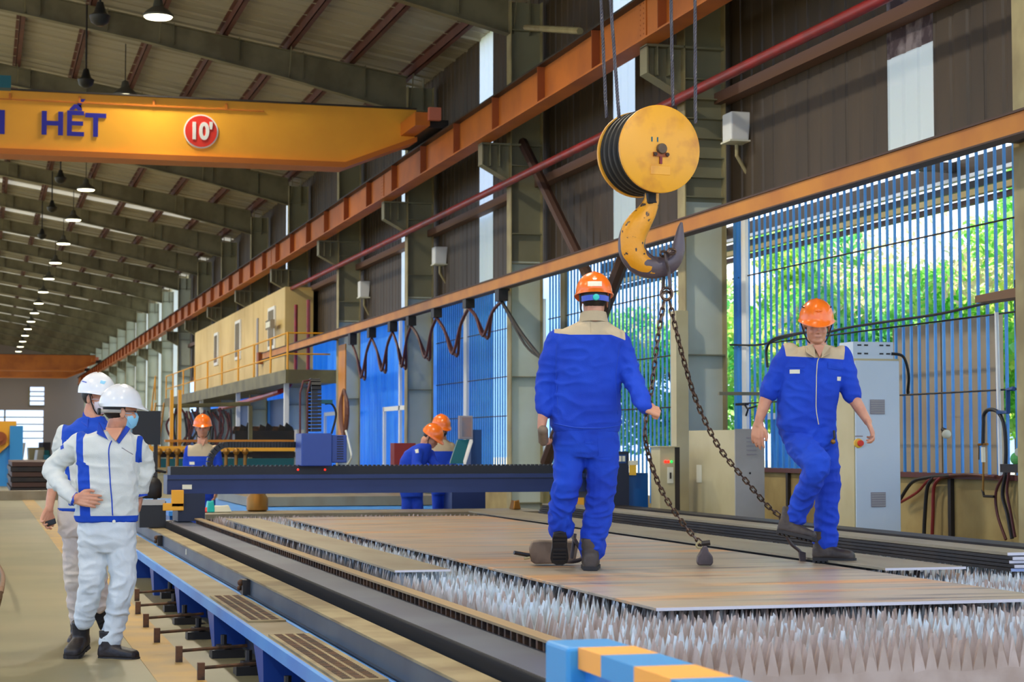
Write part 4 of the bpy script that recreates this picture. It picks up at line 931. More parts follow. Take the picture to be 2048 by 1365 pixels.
# hook
HP = [(1304, 385, 14), (1302, 405, 16), (1293, 425, 20), (1279, 445, 25), (1268, 465, 27), (1263, 487, 27.5), (1267, 508, 28), (1281, 525, 27), (1299, 534, 24), (1318, 535, 21.5), (1336, 529, 20), (1349, 516, 17), (1356, 501, 14), (1358, 486, 12), (1359.5, 470, 9), (1361, 456, 6), (1363, 445, 2.5)]
pts = curve([P(x, y, DH+.12) for x, y, r in HP], 4); rr = [v.x for v in curve([Vector((r, 0, 0)) for x, y, r in HP], 4)]
hd = (Av*1.0).normalized(); rings = []
for i, p in enumerate(pts):
    tg = (pts[min(i+1, len(pts)-1)] - pts[max(i-1, 0)]).normalized(); u = tg.cross(hd).normalized(); R_ = rr[i]*DH/F_PX
    rings.append([p + u*math.cos(a_)*R_ + hd*math.sin(a_)*R_*.8*(1 + .12*math.cos(a_)) for a_ in [2*math.pi*k/20 for k in range(20)]])
hook = MB().loft(rings).build('crane_hook', M['hookpaint'], None, True)
tag(hook, 'worn yellow and bare steel crane hook under the round block', 'hook')
at = hook.data.attributes.new('tone', 'FLOAT', 'POINT'); L0 = P(1300, 520, DH+.12)
hcc = P(1312, 498, DH+.12) - Vector(hook.location); pl_ = [p - Vector(hook.location) for p in pts]
def htone(i):
    k_ = i//20; fr_ = k_/len(pts); v = Vector(hook.data.vertices[i].co); o_ = (v-pl_[k_]).normalized().dot((pl_[k_]-hcc).normalized())
    return (fr_-.50)*.5 + .035*noise.noise(v*26) + (max(0, abs(o_)-.72)*.55 if fr_ > .22 else 0)
at.data.foreach_set('value', [htone(i) for i in range(len(hook.data.vertices))])
for i, (x0, x1, y1) in enumerate(((1202, 1213, 236), (1221, 1238, 236), (1342, 1346, 212), (1390, 1391, 247))):
    dd = DH + (.16 if i in (0, 2) else .02)
    a = P(x1, y1, dd); b = P(x0, 0, dd); b2 = a + (b-a)*((7.0-a.z)/(b.z-a.z)); mb = MB()
    n_ = 420; L = (b2-a).length; d = (b2-a).normalized(); u = d.orthogonal().normalized(); v = d.cross(u)
    for s_ in range(4):
        mb.tube([a + d*(L*q/n_) + (u*math.cos(q*L/n_*75+s_*math.pi/2) + v*math.sin(q*L/n_*75+s_*math.pi/2))*.0062 for q in range(n_+1)], .0052, 5)
    tag(mb.build('wire_rope', M['rope'], None, True), 'twisted steel wire rope above the hook block, %s of four from the left' % ['first', 'second', 'third', 'fourth'][i], 'rope', 'wire ropes of the hook block')
t = thing('overhead_trolley', 'hoist trolley and crane girder above the hook block, out of the picture', 'crane', (3.9, 10.8, 7))
B((3.2, 10.3, 7.0), (4.7, 11.6, 7.5)).build('trolley', M['girder'], t)
for Y in (10.2, 11.6): B((-12, Y-.12, 7.5), (7.8, Y+.12, 8.0)).build('girder', M['girder'], t)

def linkmesh():
    mb = MB(); rings = []; L2, W2, r = .0145, .0125, .0052
    for k in range(20):
        a = 2*math.pi*k/20; c = Vector((math.cos(a)*W2, 0, math.sin(a)*W2 + (L2 if math.sin(a) > 0 else -L2)))
        n = Vector((math.cos(a), 0, math.sin(a))); rings.append([c + n*math.cos(b)*r + Vector((0, 1, 0))*math.sin(b)*r for b in [2*math.pi*j/6 for j in range(6)]])
    rings.append(rings[0]); mb.loft(rings, cap=False); return mb.mesh('chain_link', M['chain'], smooth=True)
LM = linkmesh()
def chain(label, pts, grp='two lifting chains'):
    pts = curve(pts, 12); t = thing('lifting_chain', label, 'chain', pts[0], grp); pitch = .0415; acc = 0; k = 0
    for i in range(len(pts)-1):
        a, b = pts[i], pts[i+1]; L = (b-a).length; s = 0
        while acc + (L-s) >= pitch:
            s += pitch-acc; acc = 0; p = a.lerp(b, s/L); d = (b-a).normalized(); q = d.to_track_quat('Z', 'Y'); o = bpy.data.objects.new('chain_link', LM); C.objects.link(o); o.parent = t
            o.rotation_mode = 'QUATERNION'; from mathutils import Quaternion
            o.rotation_quaternion = q @ Quaternion((0, 0, 1), math.pi/2*(k % 2) + .5); o.location = p - Vector(t.location); k += 1
        acc += L-s
    return t
DA = 11.35
chain('lifting chain held in the walking worker hand, ending at the upright clamp', [P(1329, 598, DH), P(1318, 660, 11.45), P(1308, 740, 11.4), P(1300, 800, DA), P(1292, 840, DA), P(1290, 872, DA), P(1297, 910, 11.4), P(1310, 950, 11.45), P(1325, 985, 11.5), P(1350, 1025, 11.55), P(1380, 1065, 11.6), P(1403, 1088, 11.62)])
chain('lifting chain on the right, running down to the stepping worker boot', [P(1338, 598, DH), P(1352, 660, 11.53), P(1370, 730, 11.6), P(1395, 808, 11.7), P(1438, 895, 11.8), P(1490, 960, 11.9), P(1535, 1012, 12.0), P(1562, 1034, 12.05)])
t = thing('lifting_shackle', 'steel sling and ring hanging in the crane hook', 'shackle', P(1332, 560, DH))
T(curve([P(1340, 578, DH+.02), P(1338, 545, DH+.04), P(1332, 520, DH+.02), P(1331, 505, DH+.08), P(1332, 512, DH+.22), P(1328, 545, DH+.2), P(1326, 578, DH+.08)]), .011, 8).build('sling', M['clamp_'[:0] or 'magnet'], t, True)
T([P(1333+11*math.sin(u), 588+12*math.cos(u), DH+.03) for u in [2*math.pi*q/16 for q in range(17)]], .009, 8).build('ring', M['chain'], t, True)
T([P(1333+9*math.sin(u), 592+9*math.cos(u), DH+.03+.02*math.sin(u)) for u in [2*math.pi*q/16 for q in range(17)]], .008, 8).build('ring', M['chain'], t, True)
T([P(1326+5*math.sin(u), 508+5*math.cos(u), DH+.04+.02*math.sin(u)) for u in [2*math.pi*q/12 for q in range(13)]], .008, 8).build('ring', M['chain'], t, True)
T([P(1343+8*math.sin(u), 503+5*math.cos(u), DH+.04+.02*math.sin(u)) for u in [2*math.pi*q/12 for q in range(13)]], .008, 8).build('ring', M['chain'], t, True)
# clamps
t = thing('plate_clamp', 'bell shaped steel clamp standing on the big plate at the chain end', 'clamp', P(1410, 1130, 11.62))
out = [(1406, 1092), (1402, 1104), (1396, 1114), (1394, 1126), (1397, 1132), (1423, 1132), (1427, 1126), (1426, 1114), (1418, 1104), (1414, 1092)]
MB().prism([P(x, y, 11.58) for x, y in out], Av*.07).build('body', M['magnet'], t, bevel=.008)
T([P(1403, 1088, 11.6), P(1420, 1086, 11.6)], .016).build('pin', M['dark'], t, True); T([P(1400+7*math.sin(u), 1091+6*math.cos(u), 11.6) for u in [2*math.pi*q/12 for q in range(13)]], .007).build('shackle', M['coltrim'], t)
t = thing('chain_hook', 'thin flat steel hook bar at the end of the right chain by the plate edge', 'hook', P(1608, 1122, 12.2))
T(curve([P(1560, 1034, 12.05), P(1568, 1062, 12.08), P(1582, 1088, 12.1), P(1600, 1104, 12.12), P(1608, 1122, 12.14)]), [.011]*25, 8).build('bar', M['magnet'], t, True)
MB().prism([P(1598, 1102, 12.1), P(1612, 1106, 12.1), P(1612, 1128, 12.1), P(1601, 1128, 12.1)], Av*.05).build('jaw', M['magnet'], t, bevel=.004)
t = thing('fallen_clamp', 'steel plate clamp lying on the big plate behind the lifted boot', 'clamp', P(1110, 1128, 11.6))
MB().prism([P(x, y, 11.62) for x, y in ((1062, 1124), (1058, 1100), (1064, 1085), (1078, 1083), (1150, 1085), (1156, 1096), (1150, 1128), (1070, 1129))], Av*.16).build('body', M['clampbox'], t, bevel=.008)
T(curve([P(1144, 1070, 11.55), P(1152, 1085, 11.5), P(1166, 1108, 11.5), P(1160, 1120, 11.48), P(1140, 1124, 11.46), P(1128, 1122, 11.46)]), .013).build('bail', M['magnet'], t, True)
T([P(1150, 1068, 11.52), P(1143, 1118, 11.5)], .012).build('bail_bar', M['magnet'], t); T([P(1028, 1106, 11.6), P(1062, 1112, 11.64)], .012).build('handle', M['black'], t)
T([P(1048, 1118, 11.62), P(1060, 1116, 11.62)], .008).build('pin', M['coltrim'], t)
# ------------------------------------------------------------------ people
def fuse(mb, name, m, parent, vox, sm=4, wr=0, wf=9, tone=None, folds=()):
    me = mb.mesh('tmp', None); o = bpy.data.objects.new('tmp', me); C.objects.link(o)
    r = o.modifiers.new('r', 'REMESH'); r.mode = 'VOXEL'; r.voxel_size = vox; s = o.modifiers.new('s', 'SMOOTH'); s.factor = .5; s.iterations = sm
    bpy.context.view_layer.update()
    nm = bpy.data.meshes.new_from_object(o.evaluated_get(bpy.context.evaluated_depsgraph_get())); bpy.data.objects.remove(o)
    n = len(nm.vertices); co = np.empty(n*3); nm.vertices.foreach_get('co', co); co = co.reshape(-1, 3)
    if wr:
        no = np.empty(n*3); nm.vertex_normals.foreach_get('vector', no); no = no.reshape(-1, 3); d = np.zeros(n); sc_ = Vector((wf, wf, wf*1.7))
        fl = [(Vector(p), a, s_) for p, a, s_ in folds]
        for i in range(n):
            p = Vector(co[i]); a = wr
            for c, am, rad in fl:
                q = (p-c).length/rad
                if q < 2: a += am*math.exp(-q*q)
            w1 = noise.noise(Vector((p.x*sc_.x + noise.noise(p*4)*1.6, p.y*sc_.y, p.z*sc_.z)))
            d[i] = a*(max(-.6, 1-abs(w1)*3.4)*.8 + .5*noise.noise(p*wf*2.6))
        co = co + no*d[:, None]
    off = np.array(gloc(parent)); nm.vertices.foreach_set('co', (co-off).ravel()); nm.name = name
    nm.materials.clear(); nm.materials.append(m)
    nm.polygons.foreach_set('use_smooth', np.ones(len(nm.polygons), dtype=bool))
    if tone:
        at = nm.attributes.new('tone', 'FLOAT', 'POINT'); at.data.foreach_set('value', [tone(Vector(c)) for c in co])
    nm.update(); ob = bpy.data.objects.new(name, nm); C.objects.link(ob); ob.parent = parent
    return ob
def bvh_of(o):
    off = gloc(o.parent); return BVHTree.FromPolygons([v.co + off for v in o.data.vertices], [tuple(p.vertices) for p in o.data.polygons])
def hit(bvh, p, d):
    r = bvh.ray_cast(p - d*1.2, d, 3); return r[0] if r[0] is not None else p
def stuck_tube(bvh, pts, d, r, name, m, parent, k=6):
    T([hit(bvh, p, d) - d*r*.3 for p in curve(pts, k)], r, 6).build(name, m, parent, True)
def patch(bvh, c, d, name, m, parent, n=6, th=.004):     # c: four corner points, follows the surface
    a, b, c2, e = c; vs = []; mb = MB()
    for s_ in (0, 1):
        for i in range(n+1):
            for j in range(n+1):
                u, v = i/n, j/n; p = a*(1-u)*(1-v) + b*u*(1-v) + c2*u*v + e*(1-u)*v; vs.append(hit(bvh, p, d) - d*(th if s_ else -th))
    N = (n+1)**2; fs = []
    for i in range(n):
        for j in range(n):
            q = i*(n+1)+j; fs += [(q, q+1, q+n+2, q+n+1), (N+q, N+q+n+1, N+q+n+2, N+q+1)]
    for i in range(n):
        for (x, y) in ((i, i+1), (N-n-1+i+1, N-n-1+i), ((i+1)*(n+1), i*(n+1)), (i*(n+1)+n, (i+1)*(n+1)+n)): fs.append((y, x, N+x, N+y))
    return mb.add(vs, fs).build(name, m, parent, True)
def hand(mb, w, d, n, t, curl=(.4, .7, .6), s=1.0, spread=.08, thumb=.3):
    d = d.normalized(); n = (n - d*n.dot(d)).normalized(); t = (t - d*t.dot(d) - n*t.dot(n)).normalized()
    L = [.072, .079, .073, .056]
    for i in range(4):
        o = (1.5-i)*.0205*s; base = w + d*(.088 - .006*abs(i-1))*s + t*o
        mb.cap([(w + t*o*.55, .017*s), (w + d*.045*s + t*o*.9, .0145*s), (base, .0125*s)])
        dirn = (d + t*spread*(1.5-i)).normalized(); p = base; a = 0
        c_ = curl[0] if not isinstance(curl[0], tuple) else curl[0][i]
        ch = [(p, .0105*s)]
        for j, f in enumerate((.46, .30, .24)):
            a += (c_, curl[1], curl[2])[j]*(1 + .12*(i-1)); dd = dirn*math.cos(a) + n*math.sin(a); p = p + dd*L[i]*f*s; ch.append((p, (.0098, .0088, .0074)[j]*s))
        mb.cap(ch)
    p1 = w + d*.018*s + t*.028*s; p2 = p1 + (d*.7 + t*.62 + n*.25*thumb)*.04*s; p3 = p2 + (d*.9 + t*(.35-thumb*.5) + n*.6*thumb).normalized()*.032*s; p4 = p3 + (d*.95 + n*.9*thumb - t*thumb*.4).normalized()*.024*s
    mb.cap([(p1 - t*.01, .017*s), (p2, .0125*s), (p3, .0108*s), (p4, .0088*s)])
def headparts(mb, c, f, s_=1.0):
    """f: facing unit vector; returns frame"""
    f = f.normalized(); r = f.cross(Zv).normalized(); u = r.cross(f)
    E = lambda x, y, z, a, b, g: mb.ell(c + r*x*s_ + f*y*s_ + u*z*s_, r*a*s_, f*b*s_, u*g*s_, 18, 12)
    E(0, -.012, .035, .076, .096, .088); E(0, .018, -.03, .064, .074, .085); E(0, .05, -.085, .036, .038, .026); E(0, .02, -.075, .052, .06, .035)
    for q in (-1, 1): E(q*.034, .068, -.028, .02, .02, .022); E(q*.079, -.008, -.012, .009, .019, .032); E(q*.03, .078, .016, .022, .016, .009)
    E(0, .094, -.03, .016, .017, .012); E(0, .088, -.008, .009, .014, .028); E(0, .086, -.056, .023, .010, .007); E(0, .084, -.066, .02, .010, .007)
    return f, r, u
def helmet(parent, c, f, m, label=None, s_=1.0, cradle=False, vents=True, strap=True, rimdark=False):
    f = f.normalized(); r = f.cross(Zv).normalized(); u = r.cross(f); mb = MB(); n = 36; rings = []
    def ring(el, lip, dz):
        out = []
        for k in range(n):
            a = 2*math.pi*k/n; cf = math.cos(a); sf = math.sin(a)
            rx, ry, rz = .108, .134, .125
            ridge = .005*math.exp(-(sf*3.5)**2)*(1 if el > .3 else 0)
            vis = max(0, cf)**3*.038*lip + (.012*max(0, -cf)**2)*lip
            out.append(c + r*(rx*math.cos(el)+lip*.008)*sf*s_ + f*((ry*math.cos(el)+lip*.006)*cf + vis - .004)*s_ + u*(.046 + rz*math.sin(el) + ridge + dz - .022*lip*max(0, cf)**2)*s_)
        return out
    for el in (1.5, 1.3, 1.1, .9, .7, .5, .3, .15, .02): rings.append(ring(el, 0, 0))
    rings += [ring(0, .3, -.006), ring(0, 1, -.012), ring(0, 1, -.018), ring(0, .2, -.012), ring(.02, -1.2, 0)]
    mb.loft(rings, True); h = tag(mb.build('helmet', m, parent, True), label)
    if vents:
        for q in (-1, 1):
            for k in (-.25, 0, .25):
                el = .62; a = q*1.45 + k; p = c + r*.110*math.cos(el)*math.sin(a)*s_ + f*.136*math.cos(el)*math.cos(a)*s_ + u*(.046+.127*math.sin(el))*s_
                MB().ell(p, f*.009*s_, u*.004*s_, r*.004*s_, 8, 5).build('vent', M['strap'], h)
        b_ = MB()
        for k in (-1, 0, 1): a = c + f*(.134)*math.cos(.45)*s_ + u*(.046+.125*math.sin(.45)+.006)*s_ + r*k*.012*s_; b_.ell(a, r*.012*s_, f*.005*s_, u*(.012 if k == 0 else .006)*s_, 10, 6)
        b_.build('crest', m, h, True)
    if strap:
        for q in (-1, 1): T(curve([c + r*q*.1*s_ + f*.01*s_ + u*.03*s_, c + r*q*.078*s_ + f*.02*s_ - u*.045*s_, c + r*q*.05*s_ + f*.035*s_ - u*.1*s_, c + f*.04*s_ - u*.118*s_], 4), .0045*s_, 6).build('chin_strap', M['strap'], parent)
    if cradle:
        mb = MB(); rr = []
        for k in range(13):
            a = math.pi - .95 + 1.9*k/12; p = c + r*.094*math.sin(a)*s_ + f*.122*math.cos(a)*s_ - u*.004*s_; o = (r*math.sin(a) + f*math.cos(a))*.005; rr.append([p+o+u*.016, p-o+u*.016, p-o-u*.016, p+o-u*.016])
        mb.loft(rr).build('head_band', M['cradle'], h)
        MB().lathe(c - f*.126*s_ - u*.004*s_, -f, [(0, .02), (.014, .018), (.016, .01)], 16).build('ratchet_knob', M['knob'], h, True)
        for q in (-1, 1): T([c + r*q*.088 - f*.06 + u*.03, c + r*q*.083 - f*.045 - u*.06, c + r*q*.06 - u*.1 + f*0], .006, 6).build('strap_side', M['strap'], h)
    return h
def boot(parent, ank, td, ud, m, s_=1.0, lab=None):
    """ankle point, toe direction, up direction"""
    ud = ud.normalized(); td = (td - ud*td.dot(ud)).normalized(); sd_ = td.cross(ud); mb = MB()
    S = [(-.075, .036, .085), (-.06, .046, .1), (-.01, .047, .1), (.05, .048, .088), (.10, .054, .074), (.14, .055, .068), (.17, .048, .06), (.187, .028, .045)]
    O = ank - ud*.09*s_
    rings = []
    for x, hw, hh in S:
        c = O + td*x*s_; rings.append([c + sd_*hw*s_*math.copysign(abs(math.cos(a))**.7, math.cos(a)) + ud*(hh*.5 + hh*.5*math.copysign(abs(math.sin(a))**.7, math.sin(a)))*s_ for a in [2*math.pi*k/20 for k in range(20)]])
    mb.loft(rings); mb.loft([[ank + ud*z*s_ + td*(x + a*math.cos(q))*s_ + sd_*b*math.sin(q)*s_ for q in [2*math.pi*k/20 for k in range(20)]] for z, x, a, b in ((-.07, -.01, .06, .046), (-.01, -.015, .058, .052), (.05, -.018, .058, .056), (.09, -.02, .06, .058))])
    b = tag(fuse(mb, 'boot', m, parent, .007, 3, .0012, 20), lab)
    so = MB(); rr = []
    for z in (-.006, .016):
        pts = [(-.082, 0), (-.07, .038), (-.03, .048), (.04, .046), (.1, .056), (.14, .059), (.175, .05), (.195, .02)]
        full = [(x, y) for x, y in pts] + [(x, -y) for x, y in pts[::-1] if y]; rr.append([O + td*x*s_ + sd_*y*s_ + ud*z*s_ for x, y in full])
    so.loft(rr)
    for x in (-.06, -.03, 0, .06, .09, .12, .15): so.obox(O + td*x*s_ - ud*.009*s_, td*.009*s_, sd_*.042*s_, ud*.006*s_)
    so.build('sole', M['sole'], b)
    return b
def person(label, d, head, face, joints, torso, arms, legs, boots, hands, jm, pm, hm, group=None, vox=.0075, bodyvox=.0048, tone=None, hs=1.0, z0=0, ground=None,
           wr=.0022, collar=None, sleevefold=(), skinarms=(), bootm='boot', boothidden=False, neck=None, hairm='hair', hel={}):
    s = F_PX/d
    q = lambda x, y, dy=0.: P(x, y, d+dy)
    base = q(*ground) if ground else q(torso[0][0], torso[0][1]); base = Vector((base.x, base.y, z0))
    t = thing('person', label, 'person', base, group)
    hc = q(*head); a, tl = face; f = (Rv*math.sin(a) - Av*math.cos(a))*math.cos(tl) - Zv*math.sin(tl)
    body = MB(); fr, r, u = headparts(body, hc, f, hs)
    nb = q(*neck) if neck else q(torso[-1][0], torso[-1][1]-.03*s, torso[-1][4])
    body.cap([(hc - u*.06*hs - fr*.02, .058*hs), (nb, .062*hs), (nb - Zv*.06, .07)])
    tor = MB(); rings = []; core = []
    for (x, y, hw, hd, dy, rot) in torso:
        c = q(x, y, dy); ax_ = (Rv*math.cos(rot) + Av*math.sin(rot)); bx = (Av*math.cos(rot) - Rv*math.sin(rot)); hwm = hw/s
        g = lambda k_: [c + ax_*k_*hwm*math.copysign(abs(math.cos(a_))**.8, math.cos(a_)) + bx*k_*hd*math.copysign(abs(math.sin(a_))**.8, math.sin(a_)) for a_ in [2*math.pi*k/28 for k in range(28)]]
        rings.append(g(1)); core.append(g(.8))
    tor.loft(rings); body.loft(core)
    for arm in arms:
        ch = [(q(x, y, dy), rr) for x, y, dy, rr in arm]; tor.cap(ch)
        body.cap([(p, rr*.72) for p, rr in ch])
    for i, sk in enumerate(skinarms):
        ch = [(q(x, y, dy), rr) for x, y, dy, rr in sk]; body.cap(ch)
    for hh in hands:
        w_ = q(*hh['w']); vec = lambda k_: Rv*hh[k_][0] + Av*hh[k_][1] + Zv*hh[k_][2]
        hand(body, w_, vec('d'), vec('n'), vec('t'), hh.get('curl', (.4, .7, .6)), hh.get('s', 1), thumb=hh.get('thumb', .3))
    leg = MB(); lr = [q(legs['pelvis'][0][0], legs['pelvis'][0][1])]
    pr = []
    for (x, y, hw, hd, dy) in legs['pelvis']:
        c = q(x, y, dy); pr.append([c + Rv*hw/s*math.copysign(abs(math.cos(a_))**.8, math.cos(a_)) + Av*hd*math.copysign(abs(math.sin(a_))**.8, math.sin(a_)) for a_ in [2*math.pi*k/24 for k in range(24)]])
    leg.loft(pr)
    for L_ in legs['legs']:
        ch = [(q(x, y, dy), rr) for x, y, dy, rr in L_]; leg.cap(ch); body.cap([(p, rr*.66) for p, rr in ch])
    tag(fuse(body, 'body', M['skin'], t, bodyvox, 2), None)
    folds = [(q(x, y, dy), am, rad) for x, y, dy, am, rad in sleevefold]
    if collar:
        x, y, dy, rr, tilt = collar; c = q(x, y, dy); mbc = MB(); rg = []
        for k_, (z, g_) in enumerate(((-.03, 1.12), (.0, 1.03), (.03, .97))): rg.append([c + Rv*rr*g_*math.cos(a_) + Av*rr*.95*g_*math.sin(a_) + Zv*(z + tilt*math.sin(a_)) for a_ in [2*math.pi*k/24 for k in range(24)]])
        rg += [[c + (p-c)*.88 + Zv*.0 for p in rg[-1]], [p for p in [c + (p-c)*.84 for p in rg[0]]]]
        mbc.loft(rg, False); cl = mbc.build('collar', M[collar_m], t, True)
    jk = fuse(tor, 'jacket', jm, t, vox, 4, wr, 9, (lambda p: tone(p, q, s)) if tone else (lambda p: -1), folds)
    pt = fuse(leg, 'trousers', pm, t, vox, 4, wr*1.1, 9, None, folds)
    hair = MB().ell(hc - fr*.026*hs + u*.028*hs, r*.0805*hs, fr*.089*hs, u*.088*hs, 18, 12); hair.build('hair', M['hair'], t, True)
    eyes = MB()
    for e in (-1, 1): MB().ell(hc + r*e*.03*hs + fr*.083*hs + u*.003*hs, r*.011*hs, fr*.007*hs, u*.004*hs, 10, 6).build('eye', M['hair'], t, True); MB().ell(hc + r*e*.03*hs + fr*.088*hs + u*.02*hs, r*.016*hs, fr*.004*hs, u*.0025*hs, 10, 6).build('eyebrow', M['hair'], t)
    MB().ell(hc + fr*.092*hs - u*.061*hs, r*.02*hs, fr*.003*hs, u*.002*hs, 10, 6).build('mouth', mat_mouth, t)
    helmet(t, hc, f, M[hm], None, hs, **hel)
    for bt in boots:
        (x, y, dy), td, ud = bt; vv = lambda k_: Rv*k_[0] + Av*k_[1] + Zv*k_[2]
        boot(t, q(x, y, dy), vv(td), vv(ud), M[bootm], .92 if abs(td[2]) > .3 else 1.0)
    return t, jk, pt, q, (hc, fr, r, u)
mat_mouth = mat('lip', (150, 84, 72), .5)
collar_m = 'label'
def maskon(t, fr_, m, hs=1.0):
    hc, fr, r, u = fr_; mb = MB(); rings = []
    for j, (z, a_, b_) in enumerate(((-.005, .050, .100), (-.03, .062, .112), (-.055, .060, .108), (-.085, .050, .098), (-.105, .036, .075))):
        rings.append([hc + (r*a_*math.sin(th)*1.05 + fr*(b_*math.cos(th)*.97 + .004) + u*z)*hs for th in [-1.35+2.7*k/12 for k in range(13)]])
    inner = [[hc + (p-hc)*.9 for p in rg][::-1] for rg in rings]
    mb.loft([rg + inn for rg, inn in zip(rings, inner)])
    o = mb.build('face_mask', m, t, True)
    for q_ in (-1, 1):
        for z in (-.01, -.085): T([hc + (r*q_*.055 + fr*.055 + u*z)*hs, hc + (r*q_*.08 - u*.01)*hs], .002, 4).build('ear_loop', m, t)
    return o
PI = math.pi
collar_m = 'mezz'
M['collarb'] = mat('cloth_beige', (188, 168, 134), .8, bump=.2, bscale=220)
collar_m = 'collarb'

# A: worker walking away on the plate
def toneA(p, q, s):
    a = q(1180, 672); x = (p-a).dot(Rv); z = p.z - a.z; az = abs(x)
    lim = .205 if x > 0 else .212
    return min(z + max(0, az-.12)*(.35 if x > 0 else -.15) + .0, (lim - az) + max(0, z)*.0)
A = person('worker in blue overalls seen from behind, walking on the big plate, holding a chain', 11.2, (1188, 602), (PI+.05, .12), None,
    [(1172, 866, 66, .125, 0, 0), (1172, 852, 71, .135, 0, 0), (1172, 810, 69, .135, 0, 0), (1174, 760, 68, .135, 0, 0), (1176, 715, 70, .13, 0, 0), (1178, 684, 72, .115, -.01, 0), (1181, 664, 62, .095, -.02, 0), (1184, 652, 42, .08, -.02, 0), (1186, 643, 28, .07, -.02, 0)],
    [[(1116, 682, 0, .070), (1103, 720, 0, .072), (1094, 765, 0, .066), (1088, 800, -.02, .058), (1090, 820, -.03, .054)],
     [(1236, 684, 0, .070), (1250, 720, -.01, .070), (1262, 752, -.04, .062), (1277, 785, -.12, .055), (1288, 812, -.2, .048)]],
    {'pelvis': [(1171, 850, 64, .125, 0), (1172, 875, 66, .13, 0), (1172, 900, 66, .12, 0), (1172, 915, 50, .1, 0)],
     'legs': [[(1140, 890, 0, .098), (1138, 930, 0, .094), (1134, 970, -.03, .082), (1126, 1000, .0, .074), (1120, 1030, .04, .070), (1122, 1058, .08, .076)],
              [(1203, 890, 0, .102), (1205, 930, 0, .098), (1203, 975, .02, .088), (1198, 1020, .04, .082), (1190, 1060, .06, .076), (1184, 1098, .08, .078)]]},
    [((1119, 1066, .1), (0, .55, -.85), (0, .62, .5)), ((1181, 1107, .06), (.05, 1, 0), (0, 0, 1))],
    [dict(w=(1084, 853, -.06), d=(.0, .35, -1), n=(1, .1, .1), t=(0, 1, .1), curl=(.75, .9, .8), thumb=.6, s=1.0),
     dict(w=(1294, 818, -.22), d=(.9, .35, -.25), n=(0, .7, -.6), t=(.2, .2, 1), curl=(1.1, 1.1, .8), thumb=.7, s=.92)],
    M['cloth'], M['clothblue'], 'helmet', tone=toneA, z0=.592, ground=(1181, 1140), wr=.0055,
    skinarms=[[(1089, 815, -.03, .036), (1085, 840, -.05, .030), (1083, 856, -.06, .026)], [(1287, 806, -.18, .032), (1293, 817, -.21, .026)]],
    sleevefold=[(1100, 765, 0, .006, .09), (1262, 755, -.05, .007, .09), (1280, 795, -.15, .006, .07), (1125, 1030, 0, .008, .13), (1130, 975, 0, .006, .1), (1195, 1040, 0, .008, .16), (1190, 1090, 0, .006, .08), (1172, 840, 0, .004, .15), (1180, 900, 0, .005, .09)],
    collar=(1187, 637, -.02, .080, -.012), hel=dict(cradle=True, vents=False, strap=False))
t, jk, pt, q, fr4 = A; bv = bvh_of(jk)
hb = Av
stuck_tube(bv, [q(1108, 848), q(1150, 856), q(1200, 857), q(1238, 852)], hb, .004, 'hem_seam', M['bluetrim'], t)
stuck_tube(bv, [q(1180, 640), q(1180, 656), q(1180, 668)], hb, .002, 'yoke_seam', M['collarb'], t)
stuck_tube(bv, [q(1112, 690), q(1112, 760), q(1116, 830)], hb, .0025, 'side_seam', M['bluetrim'], t); stuck_tube(bv, [q(1236, 700), q(1230, 760), q(1234, 830)], hb, .0025, 'side_seam', M['bluetrim'], t)
hbv = [o for o in t.children if o.name.startswith('helmet')][0]
hv = bvh_of(hbv)
patch(hv, (q(1174, 566), q(1202, 566), q(1202, 576), q(1174, 576)), hb, 'helmet_sticker', M['label'], hbv, 4, .002); patch(hv, (q(1183, 559), q(1193, 559), q(1191, 563), q(1185, 563)), hb, 'helmet_mark', M['label'], hbv, 3, .002)
patch(bvh_of(pt), (q(1168, 882), q(1187, 882), q(1187, 888), q(1168, 888)), hb, 'pocket_flap', M['clothblue'], t, 4, .004)
patch(bvh_of(pt), (q(1193, 878), q(1226, 874), q(1228, 912), q(1196, 916)), hb, 'back_pocket', M['clothblue'], t, 5, .003)
o = MB(); o.tube([P(1086, 862, 11.06), P(1087, 884, 11.1)], .030, 12); o.sph(P(1086, 862, 11.06), .032); o.sph(P(1087, 884, 11.1), .026)
tag(o.build('hand_control', M['clampbox'], None, True), 'small rounded dark metal tool held in the left hand of the walking worker', 'tool')

